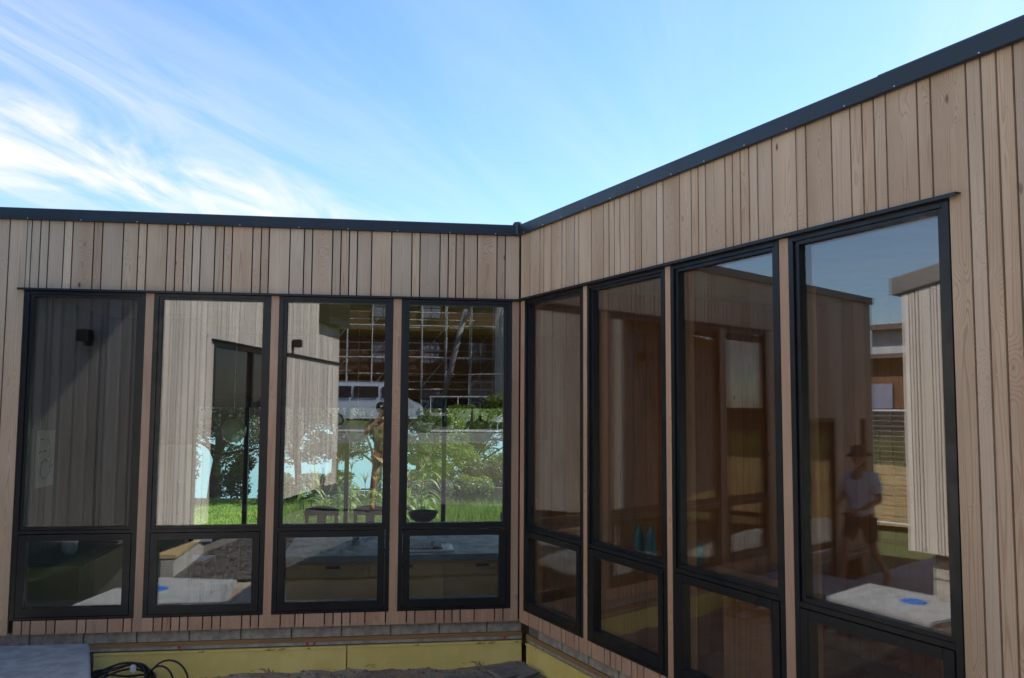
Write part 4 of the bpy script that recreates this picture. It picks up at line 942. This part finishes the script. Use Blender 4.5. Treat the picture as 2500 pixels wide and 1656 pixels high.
# van, side on
def van():
    x0, x1, yc, z0 = -3.15, 1.62, -25.0, SZ+0.02
    t = thing('parked_van', 'silver van parked side on at the building site, mirrored in the third and fourth windows', 'van', (-0.8, yc, z0))
    prof = [(0, .45), (0, 1.55), (.08, 1.88), (.3, 1.97), (3.1, 1.97), (3.45, 1.9), (4.15, 1.22), (4.65, 1.02), (4.77, .8), (4.77, .42), (4.4, .34), (.2, .34)]
    b = bmesh.new(); ws = [0.80, 0.80, 0.74, 0.70, 0.70, 0.68, 0.78, 0.76, 0.74, 0.76, 0.8, 0.8]
    for s in (1, -1):
        for (u, z), w_ in zip(prof, ws): b.verts.new((x0+u, yc-0.95+s*w_*1.15, z0+z))
    b.verts.ensure_lookup_table(); n = len(prof)
    b.faces.new(b.verts[:n]); b.faces.new(b.verts[n:][::-1])
    for k in range(n): b.faces.new((b.verts[k], b.verts[(k+1) % n], b.verts[n+(k+1) % n], b.verts[n+k]))
    done(b, 'body', 'van', t, bevel=0.03)
    yf = yc-0.95+0.84
    def win(us):
        b = bmesh.new(); lo = [b.verts.new((x0+u, yf+(0.085 if z < 1.5 else 0.02), z0+z)) for u, z in us]; b.faces.new(lo)
        bmesh.ops.solidify(b, geom=b.faces[:], thickness=0.02); done(b, 'side_window', 'carglass', t)
    win([(.25, 1.28), (1.55, 1.28), (1.55, 1.78), (.3, 1.78)]); win([(1.65, 1.28), (2.75, 1.28), (2.75, 1.78), (1.65, 1.78)]); win([(2.9, 1.28), (3.92, 1.25), (3.42, 1.74), (2.9, 1.78)])
    for u in (0.95, 3.85):
        w = bmesh.new(); tube(w, (x0+u, yc-0.02, z0+.32), (x0+u, yc-0.25, z0+.32), 0.32, None, 24); wh = done(w, 'wheel', 'tyre', t, bevel=0.03)
        w = bmesh.new(); tube(w, (x0+u, yc+0.0, z0+.32), (x0+u, yc-0.1, z0+.32), 0.2, None, 20); done(w, 'rim', 'rim', wh)
    boxes('headlight', [(x0+4.6, x0+4.75, yc-0.12, yc+0.0, z0+.72, z0+.9)], 'white', t, bevel=0.02)
    boxes('bumper', [(x0+4.5, x0+4.82, yc-1.9, yc-0.05, z0+.36, z0+.55)], 'black', t, bevel=0.03)
    boxes('mirror', [(x0+3.72, x0+3.86, yc+0.0, yc+.18, z0+1.25, z0+1.45)], 'black', t, bevel=0.02)
van()
tr = thing('flat_trailer', 'flat-deck trailer with a ladder rack beside the silver van', 'trailer', (3.0, -24.6, SZ))
boxes('deck', [(1.9, 4.6, -25.2, -23.9, SZ+.52, SZ+.66)], 'strip', tr, bevel=0.01)
for x in (1.95, 3.2, 4.5): boxes('rack_post', [(x-.025, x+.025, -25.15, -25.1, SZ+.665, SZ+1.35)], 'steel', tr)
boxes('rack_rail', [(1.9, 4.55, -25.155, -25.105, SZ+1.352, SZ+1.40)], 'steel', tr)
b = bmesh.new(); tube(b, (3.2, -23.95, SZ+.3), (3.2, -24.15, SZ+.3), .3, None, 20); done(b, 'wheel', 'tyre', tr, bevel=0.02)
# building under construction
bs = thing('timber_building', 'brown timber apartment building under construction behind the scaffolding', 'building', (0, -46, SZ))
boxes('wall', [(-22, 9.0, -52, -43.0, SZ-.5, SZ+9.6)], 'sitewood', bs)
for z in (2.9, 5.9): boxes('floor_band', [(-22.1, 9.1, -43.0, -42.55, SZ+z, SZ+z+0.28)], 'sitewood', bs)
for r_ in range(3):
    for k in range(9):
        x = -19+3.1*k; z = SZ+0.8+3.0*r_
        if (k+r_) % 4 == 2:
            wv = boxes('balcony', [(x-.9, x+1.3, -42.99, -41.9, z-0.7, z-0.55)], 'plank', bs); continue
        wv = boxes('window', [(x-.65, x+.75, -42.98, -42.9, z-.1, z+1.45)], 'sitewood', bs); 
        for q in range(2):
            for q2 in range(2): boxes('window_pane', [(x-.57+.66*q, x+.01+.66*q, -42.899, -42.88, z+0.0+.7*q2, z+.62+.7*q2)], 'siteglass', wv)
# wing of that building coming forward on the right
boxes('side_wing', [(9.2, 16, -44, -26, SZ-.5, SZ+8.8)], 'sitewood', bs)
boxes('roof', [(-22.6, 9.8, -52.5, -42.2, SZ+9.61, SZ+9.8)], 'roofbrown', bs)
def scaffold(name, lab, org, dx, n, levels, dy=1.2):
    t = thing(name, lab, 'scaffold', (org[0], org[1], SZ)); o = Vector((org[0], org[1], SZ)); u = Vector((dx[0], dx[1], 0)).normalized(); L_ = 1.55; nrm = Vector((-u.y, u.x, 0))
    H = levels*2.0+1.1
    for i in range(n+1):
        for s in (0, dy):
            p = o+u*(i*L_)+nrm*s; b = bmesh.new(); tube(b, p, p+Vector((0, 0, H+random.uniform(0, .6))), 0.036, None, 7); done(b, 'standard', 'steel', t)
    for lv in range(1, levels+1):
        z = lv*2.0
        for s in (0, dy):
            for dz in (0.0, 0.5, 1.0):
                if s and dz: continue
                b = bmesh.new(); p = o+nrm*s+Vector((0, 0, z+dz)); tube(b, p, p+u*(n*L_), 0.031, None, 7); done(b, 'ledger', 'steel', t)
        for i in range(n+1):
            p = o+u*(i*L_)+Vector((0, 0, z)); b = bmesh.new(); tube(b, p, p+nrm*dy, 0.024, None, 6); done(b, 'transom', 'steel', t)
        fr = Frame((o.x, o.y), math.atan2(u.y, u.x))
        for i in range(n):
            for k in range(3):
                if random.random() < 0.75: fr.box('plank', i*L_+.05, i*L_+L_-.05, 0.15+k*0.32, 0.43+k*0.32, SZ+z+.03, SZ+z+.07, 'plank', t)
    for i in range(0, n, 2):
        for lv in range(levels):
            p = o+u*(i*L_)+Vector((0, 0, lv*2.0+.1)); b = bmesh.new(); tube(b, p, p+u*L_+Vector((0, 0, 1.9)), 0.03, None, 6); done(b, 'brace', 'steel', t)
scaffold('tube_scaffold', 'grey tube scaffolding across the front of the brown building', (-7.2, -41.4), (1, 0), 10, 4)
scaffold('tube_scaffold', 'grey tube scaffolding with planks stepping forward on the right of the brown building', (8.0, -40.5), (-0.09, 1), 10, 4)
b = bmesh.new(); tube(b, (2.7, -30, 2.2), (3.95, -30, 7.4), 0.16, 0.13, 12)
tag(done(b, 'leaning_pole', 'pole', smooth=True), 'thick grey pole leaning in front of the scaffolding', 'pole')
# temporary mesh fence with signs
def mesh_fence(lab, p, q, h=2.0, z=SZ, sign=False, lean=0.0, cells=(26, 22)):
    p, q = Vector(p), Vector(q); fr = Frame(p, math.atan2(q.y-p.y, q.x-p.x)); L_ = (q-p).length
    t = thing('mesh_fence', lab, 'fence', (p.x, p.y, z))
    b = bmesh.new()
    for a, c in (((0, 0, z), (0, 0, z+h)), ((L_, 0, z), (L_, 0, z+h)), ((0, 0, z+h), (L_, 0, z+h)), ((0, 0, z+.15), (L_, 0, z+.15))): tube(b, a, c, 0.02, None, 7)
    done(b, 'frame', 'steel', t, fr.mw)
    b = bmesh.new()
    for k in range(1, cells[0]): tube(b, (L_*k/cells[0], 0, z+.15), (L_*k/cells[0], 0, z+h), 0.0022, None, 3, False)
    for k in range(1, cells[1]): tube(b, (0, 0, z+.15+(h-.15)*k/cells[1]), (L_, 0, z+.15+(h-.15)*k/cells[1]), 0.0022, None, 3, False)
    o = done(b, 'wire_mesh', 'steel', t, fr.mw); o['kind'] = 'stuff'
    if sign:
        for k in range(2):
            s = fr.box('sign', L_*.35+k*.42, L_*.35+k*.42+.36, -0.03, -0.02, z+.75, z+1.45, 'white', t)
            fr.box('sign_band', L_*.35+k*.42+.02, L_*.35+k*.42+.34, -0.034, -0.0305, z+1.2, z+1.4, 'redclip', s)
            fr.box('sign_band', L_*.35+k*.42+.05, L_*.35+k*.42+.31, -0.034, -0.0305, z+.86, z+1.06, 'redclip', s)
mesh_fence('temporary wire mesh fence with two white and red signs beside the scaffolding', (3.4, -22.0), (6.2, -20.6), 2.3, gzf(4, -21.5), True)
for k in range(3):
    x, y = (3.0, 4.3, 5.6)[k], (-19.2, -18.7, -19.6)[k]
    bush('street_bush', ('feathery green bush left of the white canvas, mirrored beside the trailer', 'feathery green bush behind the white canvas on the street bank', 'rightmost green bush on the street bank in front of the scaffolding')[k], x, y, gzf(x, y), 1.25, (0.95, 1.3, 1.2)[k], 'leafA', 80+k, 14, 330, 0.07, 'bushes on the street bank')
bush('street_bush', 'low dark bush below the pale street wall', 0.9, -12.6, gzf(0.9, -12.6), 0.9, 0.5, 'leafB', 90, 8, 250, 0.06, 'bushes on the street bank')
tn = thing('canvas_shelter', 'white peaked canvas shelter at the street edge', 'shelter', (4.9, -17.2, gzf(4.9, -17.2)))
zt = gzf(4.9, -17.2); b = bmesh.new(); top = b.verts.new((5.2, -17.3, zt+1.25)); ring = [b.verts.new((5.2+1.35*sx, -17.3+1.2*sy, zt+.42)) for sx, sy in ((-1, -1), (1, -1), (1, 1), (-1, 1))]
for i in range(4): b.faces.new((ring[i], ring[(i+1) % 4], top))
bmesh.ops.solidify(b, geom=b.faces[:], thickness=0.02); done(b, 'canopy', 'white_cloth', tn)
for sx in (-1.3, 1.3):
    for sy in (-1.15, 1.15): boxes('leg', [(5.2+sx-.02, 5.2+sx+.02, -17.3+sy-.02, -17.3+sy+.02, zt-.05, zt+.41)], 'steel', tn)
# side boundary left of the house: retaining wall, grass bank, iron fence, neighbours
rw = thing('retaining_wall', 'sunlit retaining wall of horizontal pale timber boards at the side passage', 'retaining wall', (-11.2, 6, 0))
for k in range(6): boxes('retaining_board', [(-11.20, -11.15, -1.0, 18.0, 0.02+k*0.20, 0.212+k*0.20)], 'treated', rw, Matrix.Identity(4))
for k in range(9): boxes('post', [(-11.15, -11.03, -0.9+k*2.3, -0.78+k*2.3, 0.0, 1.26)], 'treated', rw)
grass_stuff('bank_grass', 'long pale grass on the bank above the timber retaining wall', -13.6, -11.25, -1, 17, 14000, 0.5, 'drygrass', gzv, 6)
ifn = thing('iron_fence', 'grey corrugated iron fence behind the grass bank', 'fence', (-14, 6, 1.1))
b = bmesh.new(); prev = None
for k in range(260):
    y = -4+k*0.09; x = -14.0+0.02*math.sin(k*1.57); z0 = 1.1
    cur = (b.verts.new((x, y, z0)), b.verts.new((x, y, z0+1.25)))
    if prev: b.faces.new((prev[0], cur[0], cur[1], prev[1]))
    prev = cur
bmesh.ops.solidify(b, geom=b.faces[:], thickness=0.01); done(b, 'iron_sheet', 'iron', ifn, smooth=True)
for k in range(9): boxes('post', [(-14.2, -14.1, -3.9+k*2.8, -3.8+k*2.8, 1.0, 2.4)], 'fencewood', ifn)
mesh_fence('tall temporary mesh fence panel at the side passage', (-10.0, 8.2), (-10.4, 10.4), 2.25, 0.05, False)
mesh_fence('mesh fence panel further along the side passage', (-10.0, 5.7), (-10.0, 8.1), 2.25, 0.05, False)
nh = thing('neighbour_house', 'brown neighbouring house with stepped low roofs beyond the side passage', 'house', (-25, 14, 1.3))
boxes('wall', [(-31, -23.5, 10.5, 19.0, 1.0, 4.1)], 'sitewood', nh); boxes('upper_wall', [(-32, -26.5, 9.0, 16.5, 4.1, 5.35)], 'iron', nh)
for nm, pts in (('roof', [(-23.0, 4.05), (-31, 4.5), (-31, 4.62), (-23.0, 4.2)]), ('upper_roof', [(-26.0, 5.3), (-32.5, 5.9), (-32.5, 6.05), (-26.0, 5.5)])):
    b = bmesh.new()
    for y in ((10.0, 19.5) if nm == 'roof' else (8.4, 17.0)):
        for x, z in pts: b.verts.new((x, y, z))
    b.verts.ensure_lookup_table(); b.faces.new(b.verts[:4]); b.faces.new(b.verts[4:][::-1])
    for k in range(4): b.faces.new((b.verts[k], b.verts[(k+1) % 4], b.verts[4+(k+1) % 4], b.verts[4+k]))
    done(b, nm, 'roofbrown', nh)
for k in range(2): boxes('window', [(-23.49, -23.42, 11.5+k*3, 13.1+k*3, 1.9, 3.2)], 'siteglass', nh)
tree('street_tree', 'small dense tree rising behind the neighbouring brown house', (-33, 17.5, 1.2), 5.6, 1.6, 1.6, 'leafC', 12, 300, 0.12, (0, 0), 77, 0.15)

# ------------------------------------------------------------------ people
def skin_mesh(name, J, E_, mat, parent, mw, sub=2, smooth=True):
    keys = list(J); me = bpy.data.meshes.new(name+'_cage')
    me.from_pydata([J[k][0] for k in keys], [(keys.index(a), keys.index(b_)) for a, b_ in E_], [])
    o = bpy.data.objects.new(name+'_cage', me); COL.objects.link(o)
    sm = o.modifiers.new('Skin', 'SKIN'); sm.use_smooth_shade = True
    for i, k in enumerate(keys):
        sv = me.skin_vertices[0].data[i]; r = J[k][1]; sv.radius = (r, r) if isinstance(r, (int, float)) else r; sv.use_root = (i == 0)
    ss = o.modifiers.new('Sub', 'SUBSURF'); ss.levels = sub; ss.render_levels = sub
    dg = bpy.context.evaluated_depsgraph_get(); ev = o.evaluated_get(dg); m2 = bpy.data.meshes.new_from_object(ev)
    bpy.data.objects.remove(o); m2.name = name
    m2.polygons.foreach_set('use_smooth', [True]*len(m2.polygons))
    return newobj(name, m2, mat, parent, mw)
def head_mesh(parent, mw, c, facing_mat='skin', hair=None, s=1.0):
    b = bmesh.new(); bmesh.ops.create_icosphere(b, subdivisions=4, radius=1.0)
    for v in b.verts:
        x, y, z = v.co
        w_ = 0.075*(1-0.28*max(0, -z)**1.5); dpt = 0.095*(1-0.12*max(0, -z))
        nx_, ny_, nz_ = x*w_, y*dpt, z*0.118
        if y > 0.3:
            g = math.exp(-((x/0.16)**2+((z+0.12)/0.22)**2)); ny_ += 0.026*g          # nose
            for sx in (-.36, .36): ny_ -= 0.014*math.exp(-(((x-sx)/.2)**2+((z-.05)/.13)**2))   # eye sockets
            ny_ += 0.007*math.exp(-((x/.3)**2+((z+.47)/.07)**2)) + 0.012*math.exp(-((x/.25)**2+((z+.82)/.15)**2))   # lips, chin
            ny_ += 0.006*math.exp(-((x/.6)**2+((z-.28)/.1)**2))
        for sx in (-1, 1):
            g = math.exp(-(((x-sx)/.25)**2+((y+.05)/.22)**2+((z+.05)/.28)**2)); nx_ += sx*0.016*g    # ears
        v.co = Vector((nx_*s, ny_*s, nz_*s))
    h = done(b, 'head', 'skin', parent, mw @ Matrix.Translation(c), smooth=True)
    for sx in (-1, 1):
        b = bmesh.new(); bmesh.ops.create_icosphere(b, subdivisions=2, radius=0.0115); done(b, 'eye', 'hair', h, mw @ Matrix.Translation(Vector(c)+Vector((sx*0.027, 0.083, 0.006))), smooth=True)
    return h
def hand(parent, mw, wrist, d, side, palm_n, curl=0.5):
    wrist, d, n = Vector(wrist), Vector(d).normalized(), Vector(palm_n).normalized(); a = d.cross(n).normalized()*side
    J, E_ = {'w': (tuple(wrist), 0.024), 'p': (tuple(wrist+d*0.045), (0.036, 0.017)), 'k': (tuple(wrist+d*0.085), (0.038, 0.014))}, [('w', 'p'), ('p', 'k')]
    skin_mesh('palm', J, E_, 'skin', parent, mw, 2)
    for f, (off, ln) in enumerate(((-0.030, 0.068), (-0.010, 0.077), (0.010, 0.072), (0.029, 0.056))):
        p0 = wrist+d*0.075+a*off; p1 = p0+d*ln*0.45; d2 = (d*math.cos(curl*1.6)+n*math.sin(curl*1.6)); p2 = p1+d2*ln*0.35; d3 = (d*math.cos(curl*3)+n*math.sin(curl*3)); p3 = p2+d3*ln*0.25
        skin_mesh('finger', {'a': (tuple(p0), 0.0095), 'b': (tuple(p1), 0.0085), 'c': (tuple(p2), 0.008), 'd': (tuple(p3), 0.007)}, [('a', 'b'), ('b', 'c'), ('c', 'd')], 'skin', parent, mw, 1)
    t0 = wrist+d*0.03-a*0.028; t1 = t0-a*0.02+d*0.03+n*0.012; t2 = t1+d*0.03+n*0.016
    skin_mesh('thumb', {'a': (tuple(t0), 0.013), 'b': (tuple(t1), 0.011), 'c': (tuple(t2), 0.009)}, [('a', 'b'), ('b', 'c')], 'skin', parent, mw, 1)
# person walking past the house end, local frame: faces +y
def walker():
    base = Vector((-4.32, 6.98, 0.075)); rz = R(-78)
    t = thing('person', 'person in white t-shirt, dark shorts and brown brimmed hat walking past the house', 'person', base, rz); mw = t.matrix_world.copy()
    J = {'pel': ((0, 0, .95), (.15, .11)), 'wa': ((0, .0, 1.10), (.135, .095)), 'ch': ((0, .01, 1.30), (.165, .11)), 'nb': ((0, 0, 1.45), (.075, .065)), 'nk': ((0, .025, 1.54), .052),
         'sl': ((-.18, 0, 1.41), .062), 'el': ((-.25, .03, 1.14), .043), 'wl': ((-.16, .27, 1.03), .029), 'sr': ((.18, 0, 1.41), .062), 'er': ((.25, -.02, 1.13), .043), 'wr': ((.16, .24, 1.02), .029),
         'hl': ((-.095, 0, .90), .095), 'kl': ((-.10, .22, .53), .058), 'al': ((-.10, .30, .10), .04), 'fl': ((-.10, .44, .045), .038), 'hr': ((.095, 0, .90), .095), 'kr': ((.10, -.08, .50), .058), 'ar': ((.10, -.36, .16), .04), 'fr': ((.10, -.26, .04), .036)}
    E_ = [('pel', 'wa'), ('wa', 'ch'), ('ch', 'nb'), ('nb', 'nk'), ('ch', 'sl'), ('sl', 'el'), ('el', 'wl'), ('ch', 'sr'), ('sr', 'er'), ('er', 'wr'), ('pel', 'hl'), ('hl', 'kl'), ('kl', 'al'), ('al', 'fl'), ('pel', 'hr'), ('hr', 'kr'), ('kr', 'ar'), ('ar', 'fr')]
    body = skin_mesh('body', J, E_, 'skin', t, mw)
    S = {'pel': ((0, 0, .86), (.19, .15)), 'wa': ((0, 0, 1.08), (.175, .135)), 'ch': ((0, .01, 1.30), (.195, .14)), 'nb': ((0, 0, 1.46), (.10, .085)), 'sl': ((-.19, 0, 1.40), .085), 'el': ((-.235, .02, 1.19), .078), 'sr': ((.19, 0, 1.40), .085), 'er': ((.235, 0, 1.19), .078)}
    skin_mesh('shirt', S, [('pel', 'wa'), ('wa', 'ch'), ('ch', 'nb'), ('ch', 'sl'), ('sl', 'el'), ('ch', 'sr'), ('sr', 'er')], 'shirt', t, mw)
    T = {'pel': ((0, 0, .97), (.165, .13)), 'hl': ((-.10, .02, .86), .115), 'kl': ((-.10, .17, .60), .092), 'hr': ((.10, 0, .86), .115), 'kr': ((.10, -.05, .58), .092)}
    skin_mesh('shorts', T, [('pel', 'hl'), ('hl', 'kl'), ('pel', 'hr'), ('hr', 'kr')], 'shorts', t, mw)
    head_mesh(t, mw, (0, .035, 1.655))
    b = bmesh.new(); lathe(b, [(0.001, .0), (.155, -.035), (.158, -.028), (.094, .005), (.088, .075), (.07, .092), (0.001, .098)], 28); done(b, 'hat', 'hat', t, mw @ Matrix.Translation((0, .03, 1.70)) @ Matrix.Rotation(R(-6), 4, 'X'), smooth=True)
    hand(t, mw, (-.16, .27, 1.03), (.35, .9, -.1), -1, (0.9, -.3, 0.1), 0.6); hand(t, mw, (.16, .24, 1.02), (-.35, .9, -.1), 1, (-0.9, -.3, 0.1), 0.6)
walker()
def photographer():
    base = Vector((-0.085, -0.245, 0.555)); rz = R(-8)
    t = thing('person', 'person in black cap, olive shirt and khaki shorts holding a camera to the eye', 'person', base, rz); mw = t.matrix_world.copy()
    J = {'pel': ((0, -.02, .98), (.15, .11)), 'wa': ((0, -.02, 1.13), (.135, .1)), 'ch': ((0, -.02, 1.34), (.17, .115)), 'nb': ((0, -.03, 1.50), (.075, .065)), 'nk': ((0, -.01, 1.58), .052),
         'sl': ((-.19, -.02, 1.46), .062), 'el': ((-.29, .09, 1.30), .045), 'wl': ((-.03, .12, 1.615), .03), 'sr': ((.19, -.02, 1.46), .062), 'er': ((.33, .08, 1.33), .045), 'wr': ((.165, .11, 1.68), .03),
         'hl': ((-.095, -.02, .93), .095), 'kl': ((-.13, .0, .52), .058), 'al': ((-.14, -.03, .10), .04), 'fl': ((-.15, .10, .045), .038), 'hr': ((.095, -.02, .93), .095), 'kr': ((.13, .0, .52), .058), 'ar': ((.14, -.03, .10), .04), 'fr': ((.16, .10, .045), .038)}
    E_ = [('pel', 'wa'), ('wa', 'ch'), ('ch', 'nb'), ('nb', 'nk'), ('ch', 'sl'), ('sl', 'el'), ('el', 'wl'), ('ch', 'sr'), ('sr', 'er'), ('er', 'wr'), ('pel', 'hl'), ('hl', 'kl'), ('kl', 'al'), ('al', 'fl'), ('pel', 'hr'), ('hr', 'kr'), ('kr', 'ar'), ('ar', 'fr')]
    skin_mesh('body', J, E_, 'skin', t, mw)
    S = {'pel': ((0, -.02, .93), (.185, .14)), 'wa': ((0, -.02, 1.13), (.17, .13)), 'ch': ((0, -.02, 1.34), (.195, .14)), 'nb': ((0, -.03, 1.50), (.095, .08)), 'sl': ((-.20, -.02, 1.45), .085), 'el': ((-.27, .07, 1.36), .075), 'sr': ((.20, -.02, 1.45), .085), 'er': ((.28, .06, 1.38), .075)}
    skin_mesh('shirt', S, [('pel', 'wa'), ('wa', 'ch'), ('ch', 'nb'), ('ch', 'sl'), ('sl', 'el'), ('ch', 'sr'), ('sr', 'er')], 'camo', t, mw)
    T = {'pel': ((0, -.02, 1.0), (.165, .13)), 'hl': ((-.10, -.02, .88), .115), 'kl': ((-.125, -.01, .55), .098), 'hr': ((.10, -.02, .88), .115), 'kr': ((.125, -.01, .55), .098)}
    skin_mesh('shorts', T, [('pel', 'hl'), ('hl', 'kl'), ('pel', 'hr'), ('hr', 'kr')], 'khaki', t, mw)
    head_mesh(t, mw, (0, 0, 1.70))
    b = bmesh.new(); lathe(b, [(0.001, -.02), (.102, -.02), (.104, .02), (.09, .075), (.05, .105), (0.001, .112)], 28)
    for k in range(8): boxgeo(b, -.07, .07, .09+.0085*k, .0985+.0085*k, -.014-.003*k, -.008-.003*k)
    cp = done(b, 'cap', 'cap', t, mw @ Matrix.Translation((0, 0, 1.735)), smooth=False)
    for k in range(5): boxes('cap_letter', [(-.05+.02*k, -.036+.02*k, .1035, .1055, .02, .045)], 'tape', cp, mw @ Matrix.Translation((0, 0, 1.735)))
    hand(t, mw, (-.03, .12, 1.615), (.45, .30, .65), -1, (.5, -.1, .6), 0.45); hand(t, mw, (.165, .11, 1.68), (-.55, .30, .55), 1, (-.7, -.1, -.4), 0.6)
    kx = thing('photo_camera', 'black camera held in front of the face of the person mirrored in the third window', 'camera', mw @ Vector((0.055, .145, 1.69)), rz)
    m2 = mw @ Matrix.Translation((0.055, 0.145, 1.735)); boxes('body', [(-.066, .066, -.02, .02, -.045, .045)], 'black', kx, m2, bevel=0.01); boxes('prism', [(-.025, .025, -.02, .022, .0455, .07)], 'black', kx, m2, bevel=0.008)
    b = bmesh.new(); tube(b, (0, .0205, 0), (0, .048, 0), .034, .036, 24); done(b, 'lens', 'black', kx, m2, smooth=False)
photographer()
